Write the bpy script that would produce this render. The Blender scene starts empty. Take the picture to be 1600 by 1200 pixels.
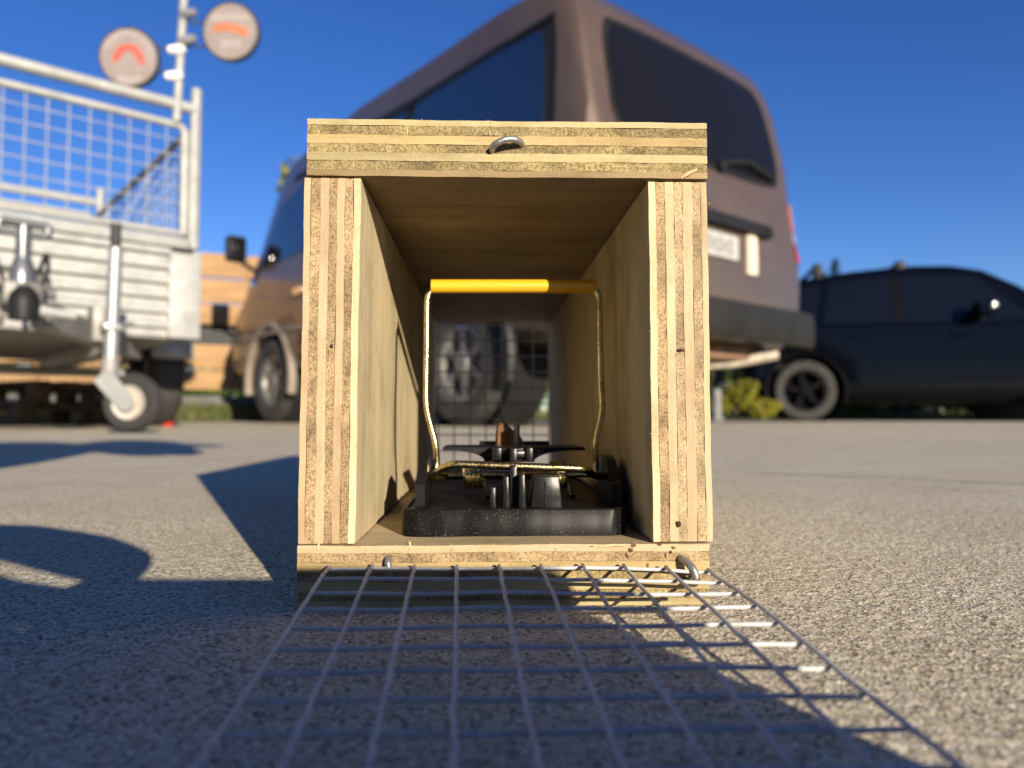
import bpy, bmesh, math, random
import numpy as np
from mathutils import Vector, Matrix
from mathutils.bvhtree import BVHTree
R = math.radians
random.seed(7)
rng = np.random.default_rng(7)
sc = bpy.context.scene
COL = sc.collection

# ------------------------------------------------------------------ camera, sky, sun, exposure
F = 1155.0                       # focal length in photo pixels (26 mm on 36 mm)
CAM_H = 0.059
PITCH = math.atan(50 / F)
TH = R(2.1)                      # the wooden box is turned a little to the left
cd = bpy.data.cameras.new('camera'); cam = bpy.data.objects.new('camera', cd); COL.objects.link(cam)
cd.sensor_width = 36; cd.lens = 26; cd.clip_start = 0.004; cd.clip_end = 3000
cam.location = (0, 0, CAM_H); cam.rotation_euler = (math.pi / 2 + PITCH, 0, 0)
cd.dof.use_dof = True; cd.dof.focus_distance = 0.243; cd.dof.aperture_fstop = 10.5; cd.dof.aperture_blades = 0
sc.camera = cam

SUN_AZ, SUN_EL = R(26.1), R(14.8)
to_sun = Vector((math.sin(SUN_AZ) * math.cos(SUN_EL), -math.cos(SUN_AZ) * math.cos(SUN_EL), math.sin(SUN_EL)))
w = bpy.data.worlds.new('World'); sc.world = w; w.use_nodes = True
nt = w.node_tree; bg = nt.nodes['Background']
sky = nt.nodes.new('ShaderNodeTexSky'); sky.sky_type = 'NISHITA'; sky.sun_disc = False
sky.sun_elevation = SUN_EL; sky.sun_rotation = math.atan2(to_sun.x, to_sun.y)
sky.altitude = 1500; sky.air_density = 1.0; sky.dust_density = 0.0; sky.ozone_density = 3.0
hs = nt.nodes.new('ShaderNodeHueSaturation'); hs.inputs['Saturation'].default_value = 1.24; hs.inputs['Hue'].default_value = 0.5185
nt.links.new(sky.outputs[0], hs.inputs['Color']); nt.links.new(hs.outputs[0], bg.inputs[0])
bg.inputs[1].default_value = 0.082
sl = bpy.data.lights.new('sun', 'SUN'); sun = bpy.data.objects.new('sun', sl); COL.objects.link(sun)
sl.energy = 5.0; sl.angle = R(0.53); sl.color = (1.0, 0.87, 0.70)
sun.location = (5, -10, 6); sun.rotation_euler = (-to_sun).to_track_quat('-Z', 'Y').to_euler()
sc.view_settings.view_transform = 'Standard'; sc.view_settings.look = 'None'
sc.view_settings.gamma = 1; sc.view_settings.exposure = 0.88
sc.render.engine = 'CYCLES'
sc.cycles.use_denoising = True; sc.cycles.max_bounces = 10; sc.cycles.diffuse_bounces = 8; sc.cycles.use_adaptive_sampling = True

# ------------------------------------------------------------------ pixel helpers (direction only; distance comes from what is touched)
def ray(px, py):
    u, v = (px - 800) / F, (600 - py) / F; c, s = math.cos(PITCH), math.sin(PITCH)
    return Vector((u, c - v * s, s + v * c))
def W(px, py, Y):                      # world point at camera depth Y
    r = ray(px, py); return r * (Y / r.y) + Vector((0, 0, CAM_H))
def G(px, py, z=0.0):                  # point on the ground
    r = ray(px, py); return r * ((z - CAM_H) / r.z) + Vector((0, 0, CAM_H))
def P(px, py, d):                      # point in the wooden box's frame at depth d
    r = Matrix.Rotation(-TH, 3, 'Z') @ ray(px, py); return r * (d / r.y) + Vector((0, 0, CAM_H))

# ------------------------------------------------------------------ materials
class NT:
    def __init__(s, name):
        s.m = bpy.data.materials.new(name); s.m.use_nodes = True; s.t = s.m.node_tree
        s.b = s.t.nodes['Principled BSDF']
    def n(s, t, **k):
        x = s.t.nodes.new(t)
        for a, v in k.items():
            if a.startswith('i_'):
                key = a[2:]; key = int(key) if key.isdigit() else key.replace('_', ' ')
                x.inputs[key].default_value = v
            else: setattr(x, a, v)
        return x
    def l(s, a, b): s.t.links.new(a, b)
    def coord(s, scale=(1, 1, 1)):
        c = s.n('ShaderNodeTexCoord'); m = s.n('ShaderNodeMapping'); m.inputs['Scale'].default_value = scale
        s.l(c.outputs['Object'], m.inputs[0]); return m.outputs[0]
    def noise(s, vec, scale, detail=3, rough=.55, dist=0):
        x = s.n('ShaderNodeTexNoise', i_Scale=scale, i_Detail=detail, i_Roughness=rough, i_Distortion=dist)
        s.l(vec, x.inputs['Vector']); return x.outputs['Fac']
    def ramp(s, fac, stops):
        x = s.n('ShaderNodeValToRGB'); e = x.color_ramp.elements
        while len(e) < len(stops): e.new(.5)
        for i, (p, c) in enumerate(stops):
            e[i].position = p; e[i].color = (*c, 1) if len(c) == 3 else c
        s.l(fac, x.inputs[0]); return x.outputs[0]
    def mix(s, a, b, fac, mode='MIX'):
        x = s.n('ShaderNodeMix', data_type='RGBA', blend_type=mode)
        for v, i in ((fac, 0), (a, 6), (b, 7)):
            if isinstance(v, (int, float)): x.inputs[i].default_value = v
            elif isinstance(v, tuple): x.inputs[i].default_value = (*v, 1)
            else: s.l(v, x.inputs[i])
        return x.outputs[2]
    def bump(s, h, strength, dist, normal=None):
        x = s.n('ShaderNodeBump', i_Strength=strength, i_Distance=dist); s.l(h, x.inputs['Height'])
        if normal: s.l(normal, x.inputs['Normal'])
        return x.outputs[0]
    def out(s, col=None, rough=None, normal=None, **k):
        if col is not None:
            if isinstance(col, tuple): s.b.inputs['Base Color'].default_value = (*col, 1)
            else: s.l(col, s.b.inputs['Base Color'])
        if rough is not None:
            if isinstance(rough, (int, float)): s.b.inputs['Roughness'].default_value = rough
            else: s.l(rough, s.b.inputs['Roughness'])
        if normal: s.l(normal, s.b.inputs['Normal'])
        for a, v in k.items(): s.b.inputs[a.replace('_', ' ')].default_value = v
        return s.m

def simple(name, col, rough=.5, var=.25, scale=20, bump=0, bscale=200, bdist=.001, **k):
    t = NT(name); v = t.coord(); f = t.noise(v, scale, 4)
    c = t.ramp(f, [(.3, tuple(x * (1 - var) for x in col)), (.7, tuple(min(1, x * (1 + var)) for x in col))])
    n = None
    if bump: n = t.bump(t.noise(v, bscale, 3), bump, bdist)
    return t.out(c, rough, n, **k)

def ply_long(name, axis, light, dark, seed):
    """veneer whose grain runs along axis: streaks along it"""
    t = NT(name); s = [520, 520, 520]; s[axis] = 22
    c0 = t.n('ShaderNodeTexCoord'); inf = t.n('ShaderNodeObjectInfo')
    ad = t.n('ShaderNodeVectorMath', operation='ADD'); t.l(c0.outputs['Object'], ad.inputs[0])
    sv = t.n('ShaderNodeVectorMath', operation='SCALE'); sv.inputs[0].default_value = (1.3, 1.7, 2.1)
    t.l(inf.outputs['Random'], sv.inputs['Scale']); t.l(sv.outputs[0], ad.inputs[1])
    m = t.n('ShaderNodeMapping'); m.inputs['Scale'].default_value = s; t.l(ad.outputs[0], m.inputs[0])
    f = t.noise(m.outputs[0], 1.0, 5, .65, .3)
    s2 = [60, 60, 60]; s2[axis] = 5
    m2 = t.n('ShaderNodeMapping'); m2.inputs['Scale'].default_value = s2; t.l(ad.outputs[0], m2.inputs[0])
    g = t.noise(m2.outputs[0], 1.0, 3, .5, .6)
    fine = t.n('ShaderNodeMapping'); fine.inputs['Scale'].default_value = (1500, 1500, 1500); t.l(ad.outputs[0], fine.inputs[0])
    h = t.noise(fine.outputs[0], 1.0, 3, .6)
    c = t.ramp(f, [(.28, dark), (.5, tuple((a + b) / 2 for a, b in zip(light, dark))), (.72, light)])
    c = t.mix(c, t.ramp(g, [(.35, tuple(x * .62 for x in dark)), (.65, tuple(min(1, x * 1.05) for x in light))]), .42)
    c = t.mix(c, t.ramp(h, [(.3, (.55, .55, .55)), (.6, (1, 1, 1))]), .35, 'MULTIPLY')
    st_ = t.noise(ad.outputs[0], 38, 4, .65); c = t.mix(c, t.ramp(st_, [(.30, (.66, .62, .52)), (.5, (.97, .97, .97)), (.72, (1.08, 1.05, 1.0))]), .75, 'MULTIPLY')
    b = t.bump(f, .35, .0006); b = t.bump(h, .5, .0003, b)
    return t.out(c, .72, b, Specular_IOR_Level=.25)

def ply_end(name, light, dark):
    """sawn end grain: coarse torn speckle"""
    t = NT(name)
    c0 = t.n('ShaderNodeTexCoord'); inf = t.n('ShaderNodeObjectInfo')
    ad = t.n('ShaderNodeVectorMath', operation='ADD'); t.l(c0.outputs['Object'], ad.inputs[0])
    sv = t.n('ShaderNodeVectorMath', operation='SCALE'); sv.inputs[0].default_value = (1.3, 1.7, 2.1)
    t.l(inf.outputs['Random'], sv.inputs['Scale']); t.l(sv.outputs[0], ad.inputs[1])
    f = t.noise(ad.outputs[0], 1500, 2, .5); g = t.noise(ad.outputs[0], 70, 3, .6); k = t.noise(ad.outputs[0], 520, 2, .5)
    c = t.ramp(f, [(.27, tuple(x * .55 for x in dark)), (.42, dark), (.66, light)])
    c = t.mix(c, t.ramp(g, [(.32, (.52, .50, .47)), (.62, (1.12, 1.1, 1.02))]), .9, 'MULTIPLY')
    b = t.bump(f, .6, .0005); b = t.bump(k, .5, .0006, b)
    return t.out(c, .9, b, Specular_IOR_Level=.1)

M = {}
PL, PD = (.56, .43, .215), (.40, .285, .12)
M['long_x'] = ply_long('veneer_grain_across', 0, (.43, .355, .19), (.31, .25, .125), 1)
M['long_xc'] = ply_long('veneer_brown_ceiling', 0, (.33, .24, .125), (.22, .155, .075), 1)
M['long_x2'] = ply_long('veneer_grain_across_warm', 0, (.48, .365, .175), (.35, .255, .115), 1)
M['long_z'] = ply_long('veneer_grain_upright', 2, (.55, .44, .27), (.42, .325, .185), 2)
M['long_zp'] = ply_long('veneer_grain_upright_pink', 2, (.54, .40, .245), (.42, .30, .17), 3)
M['end_a'] = ply_end('end_grain_olive', (.34, .275, .145), (.205, .158, .078))
M['end_b'] = ply_end('end_grain_brown', (.40, .30, .18), (.265, .188, .108))
M['end_c'] = ply_end('end_grain_pale', (.43, .34, .215), (.32, .24, .15))
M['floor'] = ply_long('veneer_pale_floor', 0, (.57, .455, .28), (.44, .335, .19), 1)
M['long_zi'] = ply_long('veneer_pale_wall', 2, (.64, .535, .33), (.50, .41, .235), 1)
M['knot'] = simple('knot_wood', (.055, .026, .012), .8, .6, 600, .6, 900, .0006)
M['chip'] = simple('torn_brown_wood', (.15, .085, .042), .85, .5, 500, .6, 900, .0006)
M['splinter'] = simple('splinter_wood', (.50, .38, .19), .7, .2, 300)

def galv(name, col, rough, metal=.55, scale=60, bump=.15):
    t = NT(name); v = t.coord(); f = t.noise(v, scale, 5, .6); g = t.noise(v, scale * .2, 3)
    c = t.ramp(f, [(.3, tuple(x * .72 for x in col)), (.7, col)])
    c = t.mix(c, t.ramp(g, [(.3, (.7, .7, .7)), (.7, (1, 1, 1))]), .5, 'MULTIPLY')
    return t.out(c, t.ramp(f, [(.2, (rough * 1.25,) * 3), (.8, (rough * .8,) * 3)]), t.bump(f, bump, .0005), Metallic=metal)
M['wire'] = galv('galvanised_wire', (.58, .575, .56), .55, .15, 500, .5)
M['staple'] = galv('staple_steel', (.40, .39, .37), .40, .75, 700, .4)
M['galv'] = galv('galvanised_steel', (.39, .395, .375), .55, .15, 14)
M['galv_dark'] = galv('galvanised_steel_dull', (.33, .32, .30), .55, .3, 14)
M['zinc'] = galv('bright_zinc', (.42, .43, .42), .42, .55, 40)
M['zinc_dull'] = galv('dull_zinc', (.20, .21, .215), .36, .6, 40)
M['cast'] = galv('cast_grey_steel', (.20, .19, .17), .5, .4, 40)
t = NT('yellow_passivated_wire'); v = t.coord(); f = t.noise(v, 260, 4); g = t.noise(v, 1800, 2)
M['brass'] = t.out(t.ramp(f, [(.25, (.30, .215, .085)), (.5, (.62, .52, .25)), (.75, (.72, .66, .40))]),
                   t.ramp(g, [(.3, (.14,) * 3), (.7, (.34,) * 3)]), t.bump(g, .25, .0002), Metallic=1.0)
t = NT('black_plastic'); v = t.coord(); f = t.noise(v, 130, 2); g = t.noise(v, 2600, 2); d = t.noise(v, 1500, 3, .7)
dust = t.ramp(d, [(.66, (0, 0, 0)), (.72, (1, 1, 1))])
M['black'] = t.out(t.mix((.008, .008, .009), (.13, .11, .085), dust), t.mix((.32,) * 3, (.8,) * 3, dust),
                   t.bump(f, .1, .002, t.bump(g, .12, .0003)), Specular_IOR_Level=.28)
t = NT('dusty_black_plastic'); v = t.coord(); g = t.noise(v, 2600, 2); d = t.noise(v, 1300, 3, .75); q = t.noise(v, 90, 3)
f = t.noise(t.coord((1, 1, .25)), 75, 1)
dust = t.ramp(d, [(.60, (0, 0, 0)), (.70, (1, 1, 1))]); dust = t.mix(dust, t.ramp(q, [(.35, (.25,) * 3), (.65, (1,) * 3)]), 1.0, 'MULTIPLY')
M['black_dusty'] = t.out(t.mix((.004, .004, .0045), (.14, .12, .09), dust), t.mix((.38,) * 3, (.85,) * 3, dust),
                         t.bump(f, .28, .004, t.bump(g, .07, .0003)), Specular_IOR_Level=.14)
M['yellow'] = simple('yellow_sleeve', (.64, .35, .014), .34, .05, 200, .1, 700, .0003)
M['bait'] = simple('dry_brown_bait', (.13, .058, .022), .75, .5, 260, .8, 500, .001)

t = NT('concrete'); v = t.coord()
a = t.n('ShaderNodeTexVoronoi', i_Scale=1150.0); t.l(v, a.inputs['Vector'])
sep = t.n('ShaderNodeSeparateColor'); t.l(a.outputs['Color'], sep.inputs[0])
grain = t.ramp(sep.outputs[0], [(0, (.17, .145, .10)), (.14, (.38, .33, .235)), (.42, (.64, .575, .42)), (.75, (.74, .67, .495)), (1, (.93, .87, .70))])
n1 = t.noise(v, 9, 4); n2 = t.noise(v, 900, 3, .7); n3 = t.noise(v, 1.1, 4)
c = t.mix(grain, t.ramp(n2, [(.3, (.5, .5, .5)), (.6, (1, 1, 1))]), .38, 'MULTIPLY')
c = t.mix(c, t.ramp(n1, [(.3, (.80, .76, .70)), (.65, (1, 1, 1))]), .6, 'MULTIPLY')
c = t.mix(c, t.ramp(n3, [(.3, (.84, .83, .81)), (.7, (1.0, 1.0, 1.0))]), .7, 'MULTIPLY')
rust = t.ramp(t.noise(v, 42, 2), [(.70, (0, 0, 0)), (.78, (1, 1, 1))])
c = t.mix(c, (.42, .24, .12), t.mix((0, 0, 0), rust, .35))
b = t.bump(a.outputs['Distance'], .3, .0008); b = t.bump(n2, .3, .0008, b)
M['concrete'] = t.out(c, .9, b, Specular_IOR_Level=.04)

t = NT('grass_soil'); v = t.coord(); f = t.noise(v, 1.3, 5, .7); g = t.noise(v, 25, 4, .7)
c = t.ramp(f, [(.3, (.07, .085, .022)), (.55, (.11, .11, .035)), (.75, (.21, .165, .075))])
M['soil'] = t.out(t.mix(c, t.ramp(g, [(.3, (.5, .5, .5)), (.7, (1, 1, 1))]), .7, 'MULTIPLY'), .95, t.bump(g, 1, .05))
def leafmat(name, a, b):
    t = NT(name); f = t.noise(t.coord(), 3.5, 3); inf = t.n('ShaderNodeTexCoord')
    c = t.ramp(f, [(.3, a), (.7, b)])
    t.b.inputs['Subsurface Weight'].default_value = 0
    m = t.out(c, .55)
    tr = t.n('ShaderNodeBsdfTranslucent'); t.l(c, tr.inputs[0]); mx = t.n('ShaderNodeMixShader', i_0=.35)
    o = t.t.nodes['Material Output']; t.l(t.b.outputs[0], mx.inputs[1]); t.l(tr.outputs[0], mx.inputs[2]); t.l(mx.outputs[0], o.inputs[0])
    return m
M['leaf_y'] = leafmat('yellow_green_leaf', (.17, .18, .02), (.34, .31, .035))
M['leaf_g'] = leafmat('green_leaf', (.045, .085, .015), (.13, .17, .025))
M['leaf_d'] = leafmat('dark_needle', (.02, .045, .018), (.05, .085, .03))
M['grass'] = leafmat('grass_blade', (.06, .095, .018), (.19, .18, .05))
M['bark'] = simple('bark', (.11, .08, .055), .9, .4, 30, .8, 60, .02)

def paint(name, col, rough=.28, metal=.35, dirt=.15, coat=.7, spec=.5):
    t = NT(name); v = t.coord(); f = t.noise(v, 3, 5, .6)
    c = t.mix(col, (.16, .135, .105), t.ramp(f, [(.45, (0, 0, 0)), (.8, (dirt,) * 3)]))
    return t.out(c, t.ramp(f, [(.3, (rough,) * 3), (.8, (min(1, rough * 1.7),) * 3)]), t.bump(t.noise(v, 1.2, 2), .05, .03), Metallic=metal, Coat_Weight=coat, Coat_Roughness=.05, Specular_IOR_Level=spec)
M['van_paint'] = paint('brown_metallic_paint', (.115, .079, .058), .30, .40, .30, .5)
M['van_lower'] = paint('dark_brown_lower_paint', (.060, .042, .034), .4, .2, .6)
M['suv_paint'] = paint('navy_paint', (.002, .003, .007), .6, 0, .006, .14, .0)
M['car_paint'] = paint('charcoal_paint', (.008, .008, .010), .6, 0, .03, .3, .0)
M['glass'] = NT('tinted_glass').out((.006, .007, .009), .03, None, IOR=2.7)
M['glass_rear'] = NT('dull_tinted_glass').out((.007, .0065, .007), .10, None, Specular_IOR_Level=.25)
M['glass_suv'] = NT('dark_car_glass').out((.004, .005, .008), .03, None, IOR=1.42)
M['trim'] = simple('black_trim', (.012, .012, .012), .5, .3, 8, Specular_IOR_Level=.2)
M['bumper'] = simple('grey_plastic_bumper', (.015, .0145, .013), .6, .3, 4, Specular_IOR_Level=.25)
M['flare'] = simple('dusty_wheel_flare', (.20, .165, .13), .6, .3, 5)
M['tyre'] = simple('tyre_rubber', (.030, .028, .026), .85, .3, 9, .3, 60, .006)
M['tyre_dark'] = simple('dark_tyre_rubber', (.014, .014, .014), .85, .3, 9)
M['rim'] = galv('alloy_rim', (.42, .41, .39), .35, .8, 20)
M['rim_dark'] = simple('black_rim', (.003, .003, .004), .5, .2, 10, Specular_IOR_Level=.05)
M['rim_cream'] = simple('cream_plastic_rim', (.44, .40, .34), .5, .12, 20)
M['red'] = simple('red_lens', (.42, .012, .010), .2, .2, 30, Coat_Weight=.6)
M['amber'] = simple('amber_lens', (.62, .17, .03), .2, .2, 30)
M['clear'] = simple('clear_lens', (.55, .52, .5), .12, .1, 30)
M['plate'] = simple('plate_white', (.36, .35, .32), .5, .1, 20)
M['plate_ink'] = simple('plate_black', (.06, .06, .06), .6, .1, 20)
M['cream'] = simple('cream_glare_paint', (.60, .52, .39), .45, .08, 12)  # cream colour standing for sun glare on the tailgate
M['chrome'] = NT('chrome').out((.8, .8, .8), .08, None, Metallic=1)
M['rust'] = simple('rusty_steel', (.17, .095, .055), .85, .5, 14, .4, 40, .01)
M['muffler'] = simple('dusty_muffler', (.42, .36, .28), .6, .35, 9)
M['timber'] = None
t = NT('pine_timber'); v = t.coord((1, 12, 12)); f = t.noise(v, 2.2, 5, .6, .4); g = t.noise(t.coord(), 1.4, 2)
M['timber'] = t.out(t.mix(t.ramp(f, [(.3, (.25, .14, .055)), (.7, (.41, .26, .115))]), t.ramp(g, [(.35, (.75, .7, .66)), (.65, (1, 1, 1))]), .7, 'MULTIPLY'), .75, t.bump(f, .3, .004))
M['pallet'] = simple('weathered_pallet_wood', (.11, .065, .035), .85, .4, 8, .4, 40, .005)
M['sign_face'] = simple('faded_sign_face', (.235, .195, .178), .55, .10, 16)
M['sign_rim'] = simple('dark_sign_rim', (.055, .048, .042), .5, .2, 16)
M['sign_red'] = simple('faded_red_print', (.40, .085, .055), .55, .15, 16)
M['sign_orange'] = simple('faded_orange_print', (.42, .14, .062), .55, .15, 16)
M['sign_white'] = simple('pale_print', (.33, .30, .285), .55, .08, 16)
M['white_plastic'] = simple('white_clamp', (.82, .80, .70), .3, .05, 20)
M['grip'] = simple('black_rubber_grip', (.015, .015, .016), .6, .2, 40)
M['grey_post'] = simple('grey_post_paint', (.20, .20, .195), .7, .2, 6)
M['kerb'] = simple('stained_kerb_concrete', (.10, .10, .095), .85, .3, 6)
M['jacket'] = simple('dark_jacket', (.03, .035, .05), .9, .3, 9, .5, 60, .01)
M['trousers'] = simple('blue_trousers', (.05, .065, .10), .9, .3, 9, .5, 60, .01)
M['skin'] = simple('skin', (.45, .27, .19), .5, .1, 20, Subsurface_Weight=.1)
M['hair'] = simple('dark_hair', (.03, .02, .014), .6, .4, 60, .6, 200, .004)
M['phone'] = simple('phone_glass', (.02, .022, .028), .2, .1, 30, Coat_Weight=.5)

# ------------------------------------------------------------------ mesh helpers
class MB:
    def __init__(s): s.v, s.f = [], []
    def add(s, vs, fs):
        o = len(s.v); s.v += [tuple(p) for p in vs]; s.f += [tuple(i + o for i in f) for f in fs]; return s
    def box(s, x0, x1, y0, y1, z0, z1, mat=None, bev=0):
        bm = bmesh.new(); bmesh.ops.create_cube(bm, size=1)
        for p in bm.verts:
            p.co = Vector((x0 + (p.co.x + .5) * (x1 - x0), y0 + (p.co.y + .5) * (y1 - y0), z0 + (p.co.z + .5) * (z1 - z0)))
        if bev: bmesh.ops.bevel(bm, geom=bm.edges[:], offset=bev, segments=2, affect='EDGES', profile=.5)
        return s.bm(bm, mat)
    def bm(s, bm, mat=None):
        bm.verts.index_update()
        vs = [(mat @ v.co) if mat is not None else v.co.copy() for v in bm.verts]
        s.add(vs, [[v.index for v in f.verts] for f in bm.faces]); bm.free(); return s
    def tube(s, pts, r, n=10, closed=False, cap=True):
        pts = [Vector(p) for p in pts]; m = len(pts); rs = r if isinstance(r, (list, tuple)) else [r] * m
        tang = []
        for i in range(m):
            a = pts[(i - 1) % m] if (closed or i) else pts[i]; b = pts[(i + 1) % m] if (closed or i < m - 1) else pts[i]
            tang.append((b - a).normalized())
        u = tang[0].orthogonal().normalized(); vs = []
        for i in range(m):
            u = (u - tang[i] * u.dot(tang[i])).normalized(); q = tang[i].cross(u)
            for k in range(n):
                t_ = 2 * math.pi * k / n; vs.append(pts[i] + (u * math.cos(t_) + q * math.sin(t_)) * rs[i])
        fs = []
        for i in range(m if closed else m - 1):
            j = (i + 1) % m
            for k in range(n): fs.append((i * n + k, i * n + (k + 1) % n, j * n + (k + 1) % n, j * n + k))
        if cap and not closed: fs += [tuple(range(n - 1, -1, -1)), tuple((m - 1) * n + k for k in range(n))]
        return s.add(vs, fs)
    def lathe(s, prof, n=32, mat=None, cap=True):          # prof: (radius, height) about local z
        vs, fs = [], []; m = len(prof)
        for r_, h in prof:
            for k in range(n):
                t_ = 2 * math.pi * k / n; p = Vector((r_ * math.cos(t_), r_ * math.sin(t_), h)); vs.append(mat @ p if mat is not None else p)
        for i in range(m - 1):
            for k in range(n): fs.append((i * n + k, i * n + (k + 1) % n, (i + 1) * n + (k + 1) % n, (i + 1) * n + k))
        if cap and prof[0][0] > 1e-6: fs.append(tuple(range(n - 1, -1, -1)))
        if cap and prof[-1][0] > 1e-6: fs.append(tuple((m - 1) * n + k for k in range(n)))
        return s.add(vs, fs)
    def prism(s, poly, mat, h0, h1):             # polygon in local xy extruded along z
        n = len(poly); vs = [mat @ Vector((a, b, h0)) for a, b in poly] + [mat @ Vector((a, b, h1)) for a, b in poly]
        fs = [tuple(range(n - 1, -1, -1)), tuple(range(n, 2 * n))] + [(i, (i + 1) % n, n + (i + 1) % n, n + i) for i in range(n)]
        return s.add(vs, fs)
    def build(s, name, mat, parent=None, off=(0, 0, 0), sharp=38, kind=None):
        off = Vector(off); me = bpy.data.meshes.new(name)
        me.from_pydata([Vector(p) - off for p in s.v], [], s.f)
        bm = bmesh.new(); bm.from_mesh(me); bmesh.ops.remove_doubles(bm, verts=bm.verts, dist=1e-7)
        bmesh.ops.recalc_face_normals(bm, faces=bm.faces)
        for f in bm.faces: f.smooth = True
        for e in bm.edges:
            if len(e.link_faces) == 2 and e.calc_face_angle(0) > R(sharp): e.smooth = False
        bm.to_mesh(me); bm.free()
        me.materials.append(mat)
        o = bpy.data.objects.new(name, me); COL.objects.link(o); o.parent = parent
        if kind: o['kind'] = kind
        return o
def thing(name, label, cat, loc=(0, 0, 0), rz=0, group=None):
    o = bpy.data.objects.new(name, None); COL.objects.link(o); o.location = loc; o.rotation_euler = (0, 0, rz)
    o.empty_display_size = .05
    return tag(o, label, cat, group)
def tag(o, label, cat, group=None, kind=None):
    o['label'] = label; o['category'] = cat
    if group: o['group'] = group
    if kind: o['kind'] = kind
    return o
def copy_tree(o, parent=None):
    c = o.copy(); COL.objects.link(c); c.parent = parent
    for ch in [x for x in o.children]: copy_tree(ch, c)
    return c
def axis_mat(loc, zdir, xdir=None):
    z = Vector(zdir).normalized(); x = Vector(xdir) if xdir else z.orthogonal(); x = (x - z * x.dot(z)).normalized(); y = z.cross(x)
    return Matrix.Translation(Vector(loc)) @ Matrix((x, y, z)).transposed().to_4x4()
def arc(pts, r, n=5):
    """polyline with its inner corners rounded"""
    pts = [Vector(p) for p in pts]; out = [pts[0]]
    for i in range(1, len(pts) - 1):
        a, b, c = pts[i - 1], pts[i], pts[i + 1]; d = min(r, (a - b).length * .48, (c - b).length * .48)
        p, q = b + (a - b).normalized() * d, b + (c - b).normalized() * d
        for k in range(n + 1):
            t_ = k / n; out.append(p * (1 - t_) ** 2 + b * 2 * t_ * (1 - t_) + q * t_ ** 2)
    return out + [pts[-1]]

# ------------------------------------------------------------------ ground
def axis(lo, hi, step, far_lo, far_hi, g):
    a = list(np.arange(lo, hi, step)); s = step; p = a[-1]
    while p < far_hi: s *= g; p += s; a.append(p)
    s = step; p = a[0]; b = []
    while p > far_lo: s *= g; p -= s; b.append(p)
    return np.array(b[::-1] + a)
xs = axis(-.30, .38, .0009, -90, 90, 1.05); ys = axis(.10, .44, .0009, -60, 9.2, 1.035)
ys[-1] = 9.2
X, Y = np.meshgrid(xs, ys); nz = rng.normal(0, 1, X.shape)
def blur(a):
    a = (np.roll(a, 1, 0) + np.roll(a, -1, 0) + 2 * a) / 4; return (np.roll(a, 1, 1) + np.roll(a, -1, 1) + 2 * a) / 4
nz = blur(nz); nz /= nz.std(); n2_ = rng.normal(0, 1, X.shape)
for _ in range(6): n2_ = blur(n2_)
n2_ /= n2_.std()
Z = (nz * .00008 + n2_ * .00003) * np.clip(1 - (np.hypot(X, Y - .3) - .5) / 1.2, 0, 1) - .0003
g0, g1 = G(1165, 738), G(1640, 758)            # the hairline joint on the right
dj = Vector((g1.x - g0.x, g1.y - g0.y)).normalized()
me = bpy.data.meshes.new('concrete_yard'); NV = X.size; ny, nx = X.shape
me.vertices.add(NV); me.vertices.foreach_set('co', np.stack([X, Y, Z], -1).astype(np.float32).ravel())
idx = np.arange(NV).reshape(ny, nx)
q = np.stack([idx[:-1, :-1], idx[:-1, 1:], idx[1:, 1:], idx[1:, :-1]], -1).reshape(-1, 4)
me.loops.add(q.size); me.loops.foreach_set('vertex_index', q.astype(np.int32).ravel())
me.polygons.add(len(q)); me.polygons.foreach_set('loop_start', np.arange(0, q.size, 4, dtype=np.int32))
me.polygons.foreach_set('use_smooth', np.ones(len(q), bool)); me.update(calc_edges=True); me.validate()
me.materials.append(M['concrete']); gr = bpy.data.objects.new('concrete_yard', me); COL.objects.link(gr); gr['kind'] = 'structure'
jp = []
for k in range(60):
    q_ = g0.lerp(g1, k / 40) ; jp.append(Vector((q_.x, q_.y, 0)) + Vector((-dj.y, dj.x, 0)) * (.003 * math.sin(k * .7) + random.gauss(0, .0008)))
jv, jf = [], []
for k, q_ in enumerate(jp):
    hw = random.uniform(.0012, .0026); nn = Vector((-dj.y, dj.x, 0)); jv += [q_ - nn * hw + Vector((0, 0, .0004)), q_ + nn * hw + Vector((0, 0, .0004))]
    if k: jf.append((2 * k - 2, 2 * k - 1, 2 * k + 1, 2 * k))
M['joint'] = simple('dirt_filled_joint', (.15, .125, .10), .95, .4, 300)
MB().add(jv, jf).build('expansion_joint', M['joint'], gr)
mb = MB(); n = 60
def verge_z(x, y): return -.02 + .10 * min(1, max(0, (y - 9.3) / 1.2)) + .03 * math.sin(x * 1.3) * math.sin(y * .9)
gx = np.concatenate([np.linspace(-900, -60, 14), np.linspace(-55, 55, 60), np.linspace(60, 900, 14)]); gy = np.concatenate([[9.1, 9.3, 9.6, 10, 10.6, 11.5, 13, 16, 20, 30], np.geomspace(50, 1500, 9)])
mb.add([(a, b, verge_z(a, b) if b < 60 else .06) for b in gy for a in gx],
       [(j * len(gx) + i, j * len(gx) + i + 1, (j + 1) * len(gx) + i + 1, (j + 1) * len(gx) + i) for j in range(len(gy) - 1) for i in range(len(gx) - 1)])
mb.build('grass_verge', M['soil'], kind='structure')
mb = MB()
for _ in range(9000):
    x = random.uniform(-9, 11); y = 9.15 + abs(random.gauss(0, 1.1)); h = random.uniform(.04, .13); a = random.uniform(0, math.pi)
    z = verge_z(x, y) - .01; wv = Vector((math.cos(a), math.sin(a), 0)) * .009; tip = Vector((random.gauss(0, .04), random.gauss(0, .04), h))
    b0 = Vector((x, y, z)); mb.add([b0 - wv, b0 + wv, b0 + tip], [(0, 1, 2)])
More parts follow.
